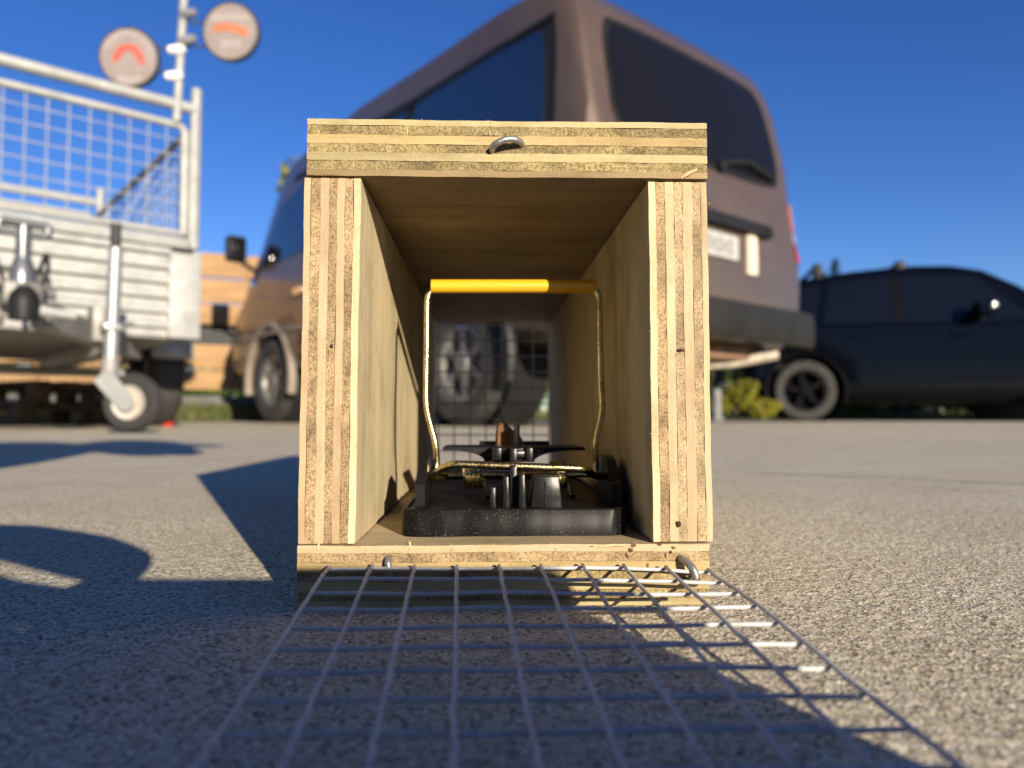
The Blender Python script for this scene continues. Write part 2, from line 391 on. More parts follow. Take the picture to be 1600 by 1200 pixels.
o = mb.build('verge_grass', M['grass'], kind='stuff'); o['label'] = 'short rough grass along the far edge of the concrete'; o['category'] = 'grass'

# ------------------------------------------------------------------ plywood tunnel box
D0, LEN = .231, .363
RZ = Matrix.Rotation(TH, 3, 'Z')
OFF = Vector((.007, D0 + LEN / 2, 0))
box = thing('trap_box', 'open plywood tunnel box standing on the concrete with a wire mesh flap', 'trap box', RZ @ OFF, TH)
def ply(parent, name, along, a0, a1, t0, t1, mat, proud=0, seg=70, y0=D0, y1=D0 + LEN, amp=.00012, drift=(0, 0)):
    """one veneer: 'along' axis from a0 to a1, thickness t0..t1; drift shifts the far end of 'along' in thickness"""
    vs, fs = [], []; ph = random.uniform(0, 9)
    for i in range(seg + 1):
        k = i / seg; a = a0 + (a1 - a0) * k; sh = drift[0] * (1 - k) + drift[1] * k
        wob = .00009 * math.sin(ph + k * 9) + .00006 * math.sin(ph * 3 + k * 31) + random.gauss(0, .00002)
        for (t, y) in ((t0, 0), (t1, 0), (t1, 1), (t0, 1)):
            yy = (y0 - proud + random.gauss(0, amp)) if y == 0 else y1
            tt_ = t + sh + (wob if y == 0 else 0)
            vs.append((a, yy, tt_) if along == 'x' else (tt_, yy, a))
        if i:
            b = 4 * i
            for m in range(4): fs.append((b - 4 + m, b - 4 + (m + 1) % 4, b + (m + 1) % 4, b + m))
    fs += [(3, 2, 1, 0), tuple(4 * seg + m for m in range(4))]
    mb = MB(); mb.add(vs, fs); o = mb.build(name, mat, parent, OFF if parent is box else OFF, 30); return o
def board(name, label, along, a0, a1, T0, T1, mats, drift=(0, 0), yj=0.0):
    tw = [random.uniform(.88, 1.1) * k for k in (.75, 1, 1, 1, 1, 1, .75)]; s = (T1 - T0) / sum(tw); e = [T0]
    for k in tw: e.append(e[-1] + k * s)
    core = None; order = [3, 0, 1, 2, 4, 5, 6]; gap = .00003
    for k in order:
        is_end = k % 2 == 1
        o = ply(box if core is None else core, name if core is None else 'ply', along, a0, a1,
                e[k] + gap, e[k + 1] - gap, mats[k], proud=yj + (random.uniform(-.00018, -.00002) if is_end else random.uniform(.00000, .00012)),
                amp=.00015 if is_end else .00004, drift=drift)
        if core is None: core = o; o['label'] = label
    return core
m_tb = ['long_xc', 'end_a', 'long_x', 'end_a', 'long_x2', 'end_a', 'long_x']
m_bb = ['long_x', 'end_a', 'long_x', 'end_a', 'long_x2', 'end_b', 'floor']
m_l = ['long_zp', 'end_b', 'long_z', 'end_b', 'long_zp', 'end_b', 'long_zi']
m_r = ['long_zi', 'end_b', 'long_z', 'end_c', 'long_zp', 'end_c', 'long_z']
top = board('top_board', 'plywood roof board with a staple in its front edge', 'x', -.0558, .0708, .1341, .1522, [M[k] for k in m_tb], (0, .0004), .0006)
lef = board('side_board', 'sunlit left plywood wall', 'z', .0198, .1336, -.0570, -.0395, [M[k] for k in m_l], (-.0003, .0005))
rig = board('side_board', 'shaded right plywood wall', 'z', .0198, .1336, .0523, .0711, [M[k] for k in m_r], (.0003, -.0004))
bot = board('bottom_board', 'chipped plywood floor board', 'x', -.0572, .0700, .0004, .0193, [M[k] for k in m_bb], (0, 0), .0008)
def staple(name, pts, r, label=None):
    o = MB().tube(arc(pts, .0035, 5), r, 10).build(name, M['staple'], box, OFF)
    if label: o['label'] = label
    return o
f0 = D0 - .0006
a, b = P(769, 240, D0), P(818, 229, D0)
staple('staple', [a + Vector((0, .004, 0)), a + Vector((0, -.0042, .0012)), (a + b) / 2 + Vector((0, -.0048, .0020)), b + Vector((-.001, -.0030, .0006)), b + Vector((0, .004, 0))], .00105, 'bent grey staple in the roof edge')
a = P(608, 872, D0)
staple('staple', [a + Vector((0, .003, 0)), a + Vector((0, -.0034, .0004)), a + Vector((.0006, -.0040, -.0045)), a + Vector((.0008, .003, -.0085))], .00105)
a = P(1064, 873, D0); b = P(1078, 905, D0)
staple('staple', [a + Vector((-.001, .003, 0)), a + Vector((0, -.003, .0006)), (a + b) / 2 + Vector((.0009, -.0066, .0012)), b + Vector((.0004, -.0066, .0002)), b + Vector((-.003, .002, -.0015))], .0012, 'thick bent staple over the mesh corner')
def blob(name, px, py, rx, rz_, mat, d=D0 - .0009):
    c = P(px, py, d); n_ = 12; vs = [c + Vector((0, -.00035, 0))]
    for k in range(n_):
        t_ = 2 * math.pi * k / n_; j = random.uniform(.7, 1.2); vs.append(c + Vector((rx * math.cos(t_) * j, .0004, rz_ * math.sin(t_) * j)))
    MB().add(vs, [(0, 1 + k, 1 + (k + 1) % n_) for k in range(n_)]).build(name, mat, box, OFF)
for px, py, rx, rz_ in ((1064, 547, .0012, .0006), (1061, 819, .0009, .0010), (985, 860, .0016, .0013), (1048, 862, .0007, .0010), (1002, 889, .0011, .0009), (1034, 892, .0009, .0007), (1030, 851, .0016, .0006), (518, 540, .0006, .0006)):
    blob('knot', px, py, rx, rz_, M['knot'])
for px, py, rx, rz_ in ((990, 852, .0011, .0008), (980, 868, .0007, .0011), (1012, 884, .0006, .0014), (1024, 893, .0012, .0006), (1052, 856, .0010, .0005), (925, 854, .0012, .0002), (950, 853, .0019, .0002), (1040, 868, .0004, .0010)):
    blob('chip', px, py, rx, rz_, M['chip'], D0 - .0011)
for px in (497, 573, 640, 706, 764, 868): blob('saw_mark', px, random.uniform(856, 862), .0004, random.uniform(.0012, .0026), M['splinter'], D0 - .0009)
for px in (497, 636, 702, 765, 884, 988): blob('saw_mark', px, random.uniform(202, 208), .0005, random.uniform(.0008, .0017), M['splinter'], D0 - .0007)
c0, c1 = P(1064, 279, D0 - .0012), P(1089, 265, D0 - .0016)
MB().tube([c0, (c0 + c1) / 2 + Vector((0, -.0006, .0002)), c1], [.0003, .0006, .00035], 5).build('splinter', M['splinter'], box, OFF)
c0, c1 = P(935, 855, D0 - .0012), P(978, 852, D0 - .0012)
MB().tube([c0, (c0 + c1) / 2 + Vector((0, -.0003, .0004)), c1], [.0002, .0005, .0003], 5).build('splinter', M['splinter'], box, OFF)
for _ in range(22):                                   # torn fibres on the sawn edges
    e_ = random.choice('tbrs')
    if e_ == 't': p = Vector((random.uniform(-.055, .070), D0 - .0004, .1523)); d_ = Vector((random.gauss(0, .4), -.3, 1))
    elif e_ == 'b': p = Vector((random.uniform(-.03, .05), D0 - .0008, .0194)); d_ = Vector((random.gauss(0, .7), -.5, 1))
    elif e_ == 'r': p = Vector((.0712, D0 - .0003, random.uniform(.02, .133))); d_ = Vector((1, -.3, random.gauss(0, .6)))
    else: p = Vector((.0523, D0 - .0003, random.uniform(.02, .133))); d_ = Vector((-1, -.4, random.gauss(0, .6)))
    ln = random.uniform(.0003, .0008)
    MB().tube([p, p + d_.normalized() * ln], [.00009, .00004], 4).build('fibre', M['splinter'], box, OFF)

# wire flap lying in front, hinged on the two staples
S = .0127
hp = [P(520, 886, D0 - .004), P(1097, 908, D0 - .006)]
hx = [P(px, 0, D0 - .005).x for px in (520, 586, 651, 716, 780, 843, 905, 967, 1033, 1097)]
def mesh_pt(i, j):
    """i: wire across 0..9, j: row from the hinge towards the viewer"""
    k = i / 9; x = -.0465 + i * .01272 + .00042 * j; y = (D0 - .0045) - j * S * (.997)
    z = .0128 - .00080 * j + .0002 * math.sin(i * 1.3 + j * .8)
    z += [0, .0006, .0004, .0002, 0, 0, 0, 0, 0, 0, 0, 0, 0][j] if i < 5 else -.0007 * max(0, (i - 5) / 4) * (1 if j < 3 else .4)
    if j == 0: y += .0005 * math.sin(i * 2.1)
    if i == 9 and j < 2: z += -.0006; y += -.0015 * (1 - j)
    return Vector((x, y, z))
NR = 12; WR = .00056
flap = None
for j in range(NR + 1):
    pts = []
    for i in range(10):
        pts.append(mesh_pt(i, j))
        if i < 9: pts.append((mesh_pt(i, j) + mesh_pt(i + 1, j)) / 2 + Vector((0, random.gauss(0, .00007), random.gauss(0, .00006))))
    pts = [pts[0] - Vector((.0008, 0, 0))] + pts + [pts[-1] + Vector((.0008, 0, 0))]
    o = MB().tube(pts, WR, 8).build('mesh_flap' if flap is None else 'wire', M['wire'], box if flap is None else flap, OFF)
    if flap is None: flap = o; o['label'] = 'grey welded wire mesh flap lying open in front'
for i in range(10):
    pts = [mesh_pt(i, 0) + Vector((0, .0010, .0003))]
    for j in range(NR + 1):
        pts.append(mesh_pt(i, j) + Vector((0, 0, .00095)))
        if j < NR: pts.append((mesh_pt(i, j) + mesh_pt(i, j + 1)) / 2 + Vector((random.gauss(0, .00012), 0, .0009 + random.gauss(0, .00010))))
    MB().tube(pts, WR, 8).build('wire', M['wire'], flap, OFF)
# mesh closing the far end
yb = D0 + LEN + .0015; scr = None
for i in range(10):
    x = -.0500 + i * S
    o = MB().tube([(x, yb, .012), (x, yb, .140)], WR, 6).build('back_mesh' if scr is None else 'wire', M['wire'], box if scr is None else scr, OFF)
    if scr is None: scr = o; o['label'] = 'wire mesh closing the far end of the box'
for i in range(10):
    z = .0185 + i * S
    MB().tube([(-.053, yb + .0012, z), (.067, yb + .0012, z)], WR, 6).build('wire', M['wire'], scr, OFF)

# ------------------------------------------------------------------ snap trap
FZ = .0194
TO = Vector((.0098, .300, FZ))
trap = thing('snap_trap', 'black plastic snap trap with brass coloured wires and a yellow handle inside the box', 'snap trap', RZ @ TO, TH)
def rounded(x0, x1, y0, y1, r, n=7):
    p = []
    for cx, cy, a0 in ((x1 - r, y1 - r, 0), (x0 + r, y1 - r, 90), (x0 + r, y0 + r, 180), (x1 - r, y0 + r, 270)):
        for k in range(n + 1): t_ = R(a0 + 90 * k / n); p.append((cx + r * math.cos(t_), cy + r * math.sin(t_)))
    return p
I4 = Matrix.Identity(4)
mb = MB(); o1 = rounded(-.0277, .0474, .2455, .375, .0055); n = len(o1)
i1 = rounded(-.0272, .0469, .2460, .3745, .0051); i2 = rounded(-.0262, .0459, .2470, .3735, .0045)
rings = [(o1, FZ + .0001), (o1, FZ + .0084), (i1, FZ + .0090), (i2, FZ + .0090), (i2, FZ + .0080)]
vs = [(a, b, z) for pl, z in rings for a, b in pl]
fs = [(k * n + i, k * n + (i + 1) % n, (k + 1) * n + (i + 1) % n, (k + 1) * n + i) for k in range(4) for i in range(n)] + [tuple(range(n - 1, -1, -1)), tuple(4 * n + i for i in range(n))]
mb.add(vs, fs).build('base', M['black_dusty'], trap, TO, 40)
BZ = FZ + .0080
def plate_yz(x0, x1, poly, name, mat=None):          # polygon in (y, z), extruded along x
    m4 = Matrix(((0, 0, 1, 0), (1, 0, 0, 0), (0, 1, 0, 0), (0, 0, 0, 1)))
    return MB().prism(poly, m4, x0, x1).build(name, mat or M['black'], trap, TO, 30)
zt = P(660, 712, .282).z
ear = [(.262, BZ), (.262, BZ + .0075), (.2665, zt - .008), (.2745, zt - .0015), (.2825, zt), (.291, zt - .0025), (.298, zt - .008), (.302, BZ)]
xl = P(650, 750, .265).x; xr = P(952, 750, .275).x
plate_yz(xl, xl + .0034, ear, 'arm_bracket'); plate_yz(xr - .0012, xr + .0024, ear, 'arm_bracket')
AX = .285; zax = P(700, 742, AX).z
MB().tube([(xl + .001, AX, zax), (xr + .001, AX, zax)], .0011, 10).build('axle', M['brass'], trap, TO)
hd = .294
hw = lambda px, py, d=hd: P(px, py, d)
arm = MB().tube(arc([hw(681, 742, AX + .003), hw(683, 725, AX + .004), hw(681, 693, .288), hw(666, 640, .290), hw(666, 600, .291), hw(668, 448, hd), hw(936, 448, hd), hw(939, 600, .291), hw(942, 640, .290), hw(930, 693, .288), hw(931, 725, AX + .004), hw(931, 742, AX + .003)], .006, 6), .00125, 12).build('setting_arm', M['brass'], trap, TO)
MB().tube([hw(674, 447.5), hw(700, 447.5), hw(900, 447.5), hw(930, 447.5)], .00275, 18).build('handle_sleeve', M['yellow'], arm, TO)
fb = .268
MB().tube(arc([P(938, 744, AX), P(928, 743, .275), P(914, 732, fb), P(704, 725, fb), P(686, 735, .272), P(668, 745, .2745), P(690, 748, .284)], .004, 6), .00138, 12).build('strike_bar', M['brass'], trap, TO)
for px0, px1 in ((724, 752), (862, 886)):
    a, b = P(px0, 742, AX - .003), P(px1, 742, AX - .003); pts = []; turns = 4 if px0 < 800 else 3
    for k in range(turns * 12 + 1):
        t_ = 2 * math.pi * k / 12; x = a.x + (b.x - a.x) * k / (turns * 12); pts.append((x, AX + .0044 * math.cos(t_), zax + .0044 * math.sin(t_)))
    pts = [Vector((a.x - .011, AX - .004, zax + .0005))] + [Vector(p) for p in pts] + [Vector((b.x + .002, AX + .004, zax - .008)), Vector((b.x + .004, AX + .006, BZ + .0004))]
    MB().tube(pts, .0010, 8).build('coil_spring', M['brass'], trap, TO)
# treadle wings, seen edge on: flat top, underside curving up to the tips
td = .312
tz = P(800, 699, td).z
def arch(n=14):
    l, r_ = P(692, 699, td).x, P(914, 699, td).x; cl, cr = P(757, 720, td).x, P(835, 720, td).x; zb = P(800, 721, td).z; z1 = P(800, 704, td).z
    p = [(l, tz), (l, z1)]
    for k in range(n + 1): t_ = k / n; p.append((l + .002 + (cl - l - .002) * math.sin(t_ * math.pi / 2) ** .9, z1 + (zb - z1) * (1 - math.cos(t_ * math.pi / 2))))
    for k in range(n + 1): t_ = 1 - k / n; p.append((r_ - .002 - (r_ - .002 - cr) * math.sin(t_ * math.pi / 2) ** .9, z1 + (zb - z1) * (1 - math.cos(t_ * math.pi / 2))))
    return p + [(r_, z1), (r_, tz)]
XZ = Matrix(((1, 0, 0, 0), (0, 0, -1, 0), (0, 1, 0, 0), (0, 0, 0, 1)))
trd = MB().prism(arch(), XZ, -td - .030, -td).build('treadle', M['black'], trap, TO, 40)
mb = MB(); l, r_ = P(749, 690, .345).x, P(858, 690, .345).x; z0 = P(800, 697, .345).z
mb.box(l, r_, .343, .347, z0 - .001, P(800, 689, .345).z, None, .0003).build('bait_tray', M['black'], trd, TO)
tb = P(803, 664, .318); tb2 = P(812, 710, .318)
MB().box(tb.x, tb2.x, .3175, .3205, tb2.z, tb.z, None, .0003).build('bait_spike', M['black'], trd, TO)
# catch bracket and the latch posts in the middle of the base
def pxbox(name, x0, y0, x1, y1, d, depth, parent=trap, bev=.0005, taper=0):
    a, b = P(x0, y1, d), P(x1, y0, d); mb = MB().box(a.x, b.x, d, d + depth, a.z, b.z, None, bev)
    if taper: mb.v = [(x + (z - a.z) / (b.z - a.z) * taper * (1 if x < (a.x + b.x) / 2 else -1), y, z) for x, y, z in mb.v]
    return mb.build(name, M['black'], parent, TO, 30)
br = pxbox('catch_bracket', 770, 700, 833, 722, .286, .026)
pxbox('catch_roller', 783, 703, 822, 716, .2835, .0026, br, .0009)
pxbox('catch_side', 771, 699, 784, 720, .282, .004, br); pxbox('catch_side', 822, 699, 833, 722, .282, .004, br)
pxbox('trigger_lever', 797, 728, 808, 790, .262, .006); pxbox('trigger_lever', 797, 700, 808, 730, .276, .012)
pxbox('latch_post', 765, 761, 775, 798, .2585, .010); pxbox('latch_post', 785, 744, 797, 798, .2585, .010, taper=.0004)
pxbox('latch_post', 810, 741, 822, 798, .2565, .012, taper=.0003)
blk = pxbox('stop_block', 829, 744, 879, 797, .2580, .016, taper=.0012)
pxbox('ridge', 851.5, 752, 853.5, 794, .2576, .001, blk, 0)
for px in (690, 700): pass
bd = .330
bp = [P(773, 700, bd), P(776, 664, bd), P(784, 657, bd), P(803, 672, bd), P(815, 683, bd), P(823, 700, bd)]
bv, bf = [], []; nb = len(bp)
for dy in (0, .004, .008):
    for p in bp: k = 1 - abs(dy - .004) / .004 * .12; c = P(798, 690, bd); bv.append(c + (p - c) * k + Vector((random.gauss(0, .0003), dy, random.gauss(0, .0003))))
bf = [tuple(range(nb)), tuple(2 * nb + k for k in range(nb))] + [(r2 * nb + k, r2 * nb + (k + 1) % nb, (r2 + 1) * nb + (k + 1) % nb, (r2 + 1) * nb + k) for r2 in (0, 1) for k in range(nb)]
bo = Vector((P(798, 690, bd).x, bd + .004, tz))
bt = MB().add(bv, bf).build('bait', M['bait'], None, bo, 25); bt.location = RZ @ bo; bt.rotation_euler = (0, 0, TH)
tag(bt, 'brown wedge of bait standing on the trap behind its black spike', 'bait')
# ------------------------------------------------------------------ vehicles
def interp(tab, x):
    if x <= tab[0][0]: return tab[0][1:]
    for a, b in zip(tab, tab[1:]):
        if x <= b[0]:
            k = (x - a[0]) / (b[0] - a[0]); return tuple(p + (q_ - p) * k for p, q_ in zip(a[1:], b[1:]))
    return tab[-1][1:]
def body_mesh(st):
    """st: stations (x, z bottom, z top, half width, half width at roof, belt height) from tail to nose"""
    vs, fs = [], []; n = None
    for (x, zb, zt_, w_, rw, belt) in st:
        belt = min(belt, zt_ - .10); h = [(0, zb), (w_ * .86, zb), (w_ * .965, zb + .05), (w_, zb + .16), (w_ + .006, (zb + belt) / 2 + .05), (w_, belt)]
        r_ = min(.09, (zt_ - belt) * .4); k1 = (rw, zt_ - r_)
        for t_ in (.25, .5, .75, 1): h.append((w_ + (k1[0] - w_) * (t_ * .85 + .15 * t_ * t_), belt + (k1[1] - belt) * t_))
        h += [(rw - .018, zt_ - r_ * .45), (rw - .055, zt_ - r_ * .15), (rw - .13, zt_), (rw * .45, zt_ + .012), (0, zt_ + .016)]
        ring = [(x, y, z) for y, z in h] + [(x, -y, z) for y, z in h[-2:0:-1]]; n = len(ring); vs += ring
    m = len(st)
    for i in range(m - 1):
        for k in range(n): fs.append((i * n + k, i * n + (k + 1) % n, (i + 1) * n + (k + 1) % n, (i + 1) * n + k))
    for base_, rev in ((0, True), ((m - 1) * n, False)):
        c = len(vs); ring = vs[base_:base_ + n]; vs.append(tuple(sum(p[q_] for p in ring) / n for q_ in range(3)))
        for k in range(n): f = (base_ + k, base_ + (k + 1) % n, c); fs.append(f[::-1] if rev else f)
    return vs, fs
def make_body(name, st, mat, parent, arches, aw, sharp=30):
    """lofted body with the wheel openings cut out of it"""
    vs, fs = body_mesh(st); o = MB().add(vs, fs).build(name, mat, parent, sharp=sharp)
    bm = bmesh.new(); bm.from_mesh(o.data); tree = BVHTree.FromBMesh(bm); bm.free()
    for (ax_, az_, ar, yc) in arches:
        cm = MB().lathe([(ar, -.30), (ar, .30)], 40, axis_mat((ax_, yc, az_), (0, 1, 0)))
        cu = cm.build('cutter', mat, parent); md = o.modifiers.new('b', 'BOOLEAN'); md.operation = 'DIFFERENCE'; md.object = cu; md.solver = 'EXACT'
        dg = bpy.context.evaluated_depsgraph_get(); new = bpy.data.meshes.new_from_object(o.evaluated_get(dg))
        o.modifiers.clear(); old = o.data; o.data = new; bpy.data.meshes.remove(old); bpy.data.objects.remove(cu)
    return o, tree
def panel(tree, name, quad, axis_, mat, parent, out=.006, nu=12, nv=10, rnd=.06, sink=.02, label=None):
    """thin shell lying on the body; quad: 4 (a, z) corners seen along axis_ ('L','R' side: a = x; 'B','F' end: a = y)"""
    d = {'L': Vector((0, -1, 0)), 'R': Vector((0, 1, 0)), 'B': Vector((1, 0, 0)), 'F': Vector((-1, 0, 0))}[axis_]
    o_, i_ = [], []
    for j in range(nv + 1):
        for i in range(nu + 1):
            s_, t_ = 2 * i / nu - 1, 2 * j / nv - 1
            s2, t2 = s_ * math.sqrt(1 - rnd * t_ ** 4), t_ * math.sqrt(1 - rnd * s_ ** 4); u, v_ = (s2 + 1) / 2, (t2 + 1) / 2
            a = (quad[0][0] * (1 - u) + quad[1][0] * u) * (1 - v_) + (quad[3][0] * (1 - u) + quad[2][0] * u) * v_
            z = (quad[0][1] * (1 - u) + quad[1][1] * u) * (1 - v_) + (quad[3][1] * (1 - u) + quad[2][1] * u) * v_
            src = Vector((a, 0, z)) - d * 3 if axis_ in 'LR' else Vector((0, a, z)) - d * 9
            hit, nrm, _, _ = tree.ray_cast(src, d)
            if hit is None: hit, nrm = (o_[-1] + d * out, -d) if o_ else (src + d * 2, -d)
            o_.append(hit - d * out); i_.append(hit + d * sink)
    n_ = nu + 1; N = n_ * (nv + 1); fs = []
    for j in range(nv):
        for i in range(nu):
            k = j * n_ + i; fs += [(k, k + 1, k + n_ + 1, k + n_), (N + k, N + k + n_, N + k + n_ + 1, N + k + 1)]
    edge = [i for i in range(n_)] + [j * n_ + nu for j in range(1, nv + 1)] + [nv * n_ + i for i in range(nu - 1, -1, -1)] + [j * n_ for j in range(nv - 1, 0, -1)]
    for a, b in zip(edge, edge[1:] + edge[:1]): fs.append((a, N + a, N + b, b))
    o = MB().add(o_ + i_, fs).build(name, mat, parent, sharp=50)
    if label: o['label'] = label
    return o
def wheel(parent, x, y, z, r, wd, side, rim_mat, tyre_mat, spokes=6, rim_r=.62):
    """wheel part: tyre > rim, spokes, hub; side +1 faces +y"""
    m4 = axis_mat((x, y, z), (0, side, 0)); h = wd / 2
    ty = MB().lathe([(r * rim_r, -h), (r * .9, -h), (r * .975, -h * .8), (r, -h * .5), (r, h * .5), (r * .975, h * .8), (r * .9, h), (r * (rim_r + .06), h * .98), (r * rim_r, h * .8), (r * rim_r, -h)], 48, m4, False).build('wheel', tyre_mat, parent)
    MB().lathe([(r * rim_r, h * .78), (r * (rim_r - .05), h * .80), (r * (rim_r - .07), h * .25), (r * (rim_r - .09), -h * .3), (.001, -h * .3)], 40, m4, False).build('rim', rim_mat, ty)
    for k in range(spokes):
        q_ = m4 @ Matrix.Rotation(2 * math.pi * k / spokes + .3, 4, 'Z')
        MB().prism([(r * .10, -.030), (r * (rim_r - .05), -.020), (r * (rim_r - .05), .020), (r * .10, .030)], q_, h * .25, h * .62).build('spoke', rim_mat, ty)
    MB().lathe([(r * .17, h * .2), (r * .17, h * .70), (r * .13, h * .82), (.001, h * .84)], 24, m4).build('hub', rim_mat, ty)
    return ty
def ring_flare(parent, x, z, r, y, side, mat, wdt=.05):
    pts = [(x + r * math.cos(t_), y, z + r * math.sin(t_)) for t_ in np.linspace(-.25, math.pi + .25, 26)]
    return MB().tube(pts, wdt * .5, 8).build('wheel_flare', mat, parent)

# --- brown van: rear left corner near us
VB = R(40); VC = Vector((.37, 3.30, 0)); VWID = .93
vh = Vector((-math.sin(VB), math.cos(VB), 0)); vr = Vector((math.cos(VB), math.sin(VB), 0))
vorg = VC + vr * VWID
van = thing('brown_van', 'dark brown camper van parked with its rear to the box', 'van', vorg + vh * 2.3, math.atan2(vh.y, vh.x))
VUP = lambda z: z if z < 1.12 else 1.12 + (z - 1.12) * 1.38
VX = -2.3                                                        # van meshes are drawn from the tail at x = 0
def vx(st): return [(s[0] + VX, s[1], VUP(s[2]), s[3] * 1.035, s[4] * 1.04, s[5]) for s in st]
vst = [(0.000, 0.560, 1.020, 0.800, 0.760, 0.920), (0.012, 0.530, 1.160, 0.845, 0.785, 1.000), (0.040, 0.500, 1.300, 0.870, 0.785, 1.060), (0.085, 0.470, 1.500, 0.890, 0.835, 1.250), (0.150, 0.450, 1.720, 0.898, 0.832, 1.250), (0.200, 0.450, 1.830, 0.900, 0.827, 1.250),
       (0.270, 0.440, 1.910, 0.900, 0.832, 1.250), (0.380, 0.440, 1.955, 0.900, 0.835, 1.250), (0.800, 0.420, 1.975, 0.900, 0.832, 1.250), (1.600, 0.400, 1.985, 0.900, 0.802, 1.250), (2.400, 0.400, 1.985, 0.900, 0.802, 1.250), (3.200, 0.400, 1.965, 0.900, 0.765, 1.250), (3.710, 0.400, 1.930, 0.900, 0.755, 1.120),
       (3.880, 0.400, 1.860, 0.900, 0.750, 1.120), (4.110, 0.400, 1.660, 0.895, 0.760, 1.120), (4.360, 0.400, 1.400, 0.885, 0.775, 1.080), (4.560, 0.400, 1.170, 0.865, 0.790, 1.000), (4.740, 0.400, 1.030, 0.835, 0.775, 0.880), (4.880, 0.420, 0.930, 0.780, 0.720, 0.780), (4.940, 0.460, 0.840, 0.720, 0.660, 0.680)]
RW, FW_, WZ, WRR = 1.07 + VX, 3.76 + VX, .356, .356
vbody, vt = make_body('body', vx(vst), M['van_paint'], van, [(RW, WZ, .45, .86), (FW_, WZ, .45, .86), (RW, WZ, .45, -.86), (FW_, WZ, .45, -.86)], .3)
for sx in (RW, FW_):
    for s_ in (1, -1):
        wheel(van, sx, s_ * .800, WZ, WRR, .235, s_, M['rim'], M['tyre'], 6, .60)
        ring_flare(vbody, sx, WZ, .465, s_ * .915, s_, M['flare'] if sx == FW_ else M['trim'], .075)
        MB().lathe([(.42, -.26), (.42, .0), (.05, .0)], 32, axis_mat((sx, s_ * .60, WZ), (0, -s_, 0)), False).build('wheel_liner', M['trim'], vbody)
for s_, q_ in ((1, 'L'), (-1, 'R')):
    panel(vt, 'side_window', [(.34 + VX, 1.347), (1.62 + VX, 1.347), (1.62 + VX, 2.031), (.36 + VX, 2.004)], q_, M['glass'], vbody, .008, rnd=.10)
    panel(vt, 'side_window', [(1.68 + VX, 1.347), (2.86 + VX, 1.347), (2.86 + VX, 2.045), (1.68 + VX, 2.045)], q_, M['glass'], vbody, .008, rnd=.10)
    panel(vt, 'door_window', [(3.02 + VX, 1.34), (4.08 + VX, 1.34), (3.78 + VX, 1.84), (3.02 + VX, 1.99)], q_, M['glass'], vbody, .008, rnd=.05)
    panel(vt, 'window_surround', [(.26 + VX, 1.293), (2.92 + VX, 1.293), (2.92 + VX, 2.091), (.29 + VX, 2.058)], q_, M['trim'], vbody, .003, 20, 10, .04)
    panel(vt, 'lower_panel', [(1.60 + VX, .47), (3.14 + VX, .47), (3.14 + VX, .72), (1.60 + VX, .72)], q_, M['van_lower'], vbody, .006, rnd=.01)
    panel(vt, 'lower_panel', [(.05 + VX, .52), (.64 + VX, .50), (.64 + VX, .72), (.05 + VX, .72)], q_, M['van_lower'], vbody, .006, rnd=.01)
    panel(vt, 'lower_panel', [(4.26 + VX, .47), (4.84 + VX, .50), (4.82 + VX, .72), (4.26 + VX, .72)], q_, M['van_lower'], vbody, .006, rnd=.01)
    panel(vt, 'trim_strip', [(.10 + VX, .735), (4.78 + VX, .735), (4.78 + VX, .765), (.10 + VX, .765)], q_, M['flare'], vbody, .010, 30, 2, 0)
    panel(vt, 'door_handle', [(3.02 + VX, 1.00), (3.20 + VX, 1.00), (3.20 + VX, 1.05), (3.02 + VX, 1.05)], q_, M['chrome'], vbody, .030, 4, 3, .1)
    panel(vt, 'roof_gutter', [(.30 + VX, 2.022), (3.5 + VX, 2.010), (3.5 + VX, 2.038), (.30 + VX, 2.050)], q_, M['trim'], vbody, .014, 24, 2, 0)
    panel(vt, 'quarter_light', [(4.06 + VX, 1.28), (4.26 + VX, 1.28), (4.16 + VX, 1.46), (4.08 + VX, 1.46)], q_, M['trim'], vbody, .012, 6, 6, .02)
    mr = MB().box(4.24 + VX, 4.36 + VX, s_ * 1.02 - .085, s_ * 1.02 + .085, 1.43, 1.66, None, .03).build('door_mirror', M['trim'], van)
    MB().tube([(4.22 + VX, s_ * .84, 1.34), (4.30 + VX, s_ * 1.02, 1.46)], .020, 8).build('mirror_stay', M['trim'], mr)
    MB().box(4.232 + VX, 4.239 + VX, s_ * 1.02 - .068, s_ * 1.02 + .068, 1.455, 1.635, None, .002).build('mirror_glass', M['glass_rear'], mr)
    MB().lathe([(.001, -.02), (.034, -.01), (.036, .004), (.001, .012)], 16, axis_mat((4.15 + VX, s_ * .915, 1.24), (-.45, s_, .12))).build('marker', M['chrome'], vbody)
    # tail light, tall lens wrapping the rear corner: amber, clear, red
    yl_ = s_ * .800
    panel(vt, 'tail_light', [(s_ * .835, .985), (s_ * .898, .985), (s_ * .894, 1.10), (s_ * .835, 1.10)], 'B', M['red'], vbody, .010, 6, 6, .02, label='red tail lamp lens')
    panel(vt, 'tail_light', [(s_ * .835, 1.105), (s_ * .894, 1.105), (s_ * .892, 1.160), (s_ * .835, 1.160)], 'B', M['clear'], vbody, .010, 6, 4, .02)
    panel(vt, 'tail_light', [(s_ * .835, 1.167), (s_ * .892, 1.167), (s_ * .886, 1.348), (s_ * .835, 1.348)], 'B', M['amber'], vbody, .010, 6, 6, .02)
    panel(vt, 'head_light', [(s_ * .60 - .13, .74), (s_ * .60 + .13, .74), (s_ * .60 + .12, .90), (s_ * .60 - .12, .90)], 'F', M['clear'], vbody, .01, 6, 6, .1)
panel(vt, 'rear_window', [(-.72, 1.43), (.72, 1.43), (.68, 2.05), (-.68, 2.05)], 'B', M['glass_rear'], vbody, .010, 16, 12, .16, label='dark rear window of the tailgate')
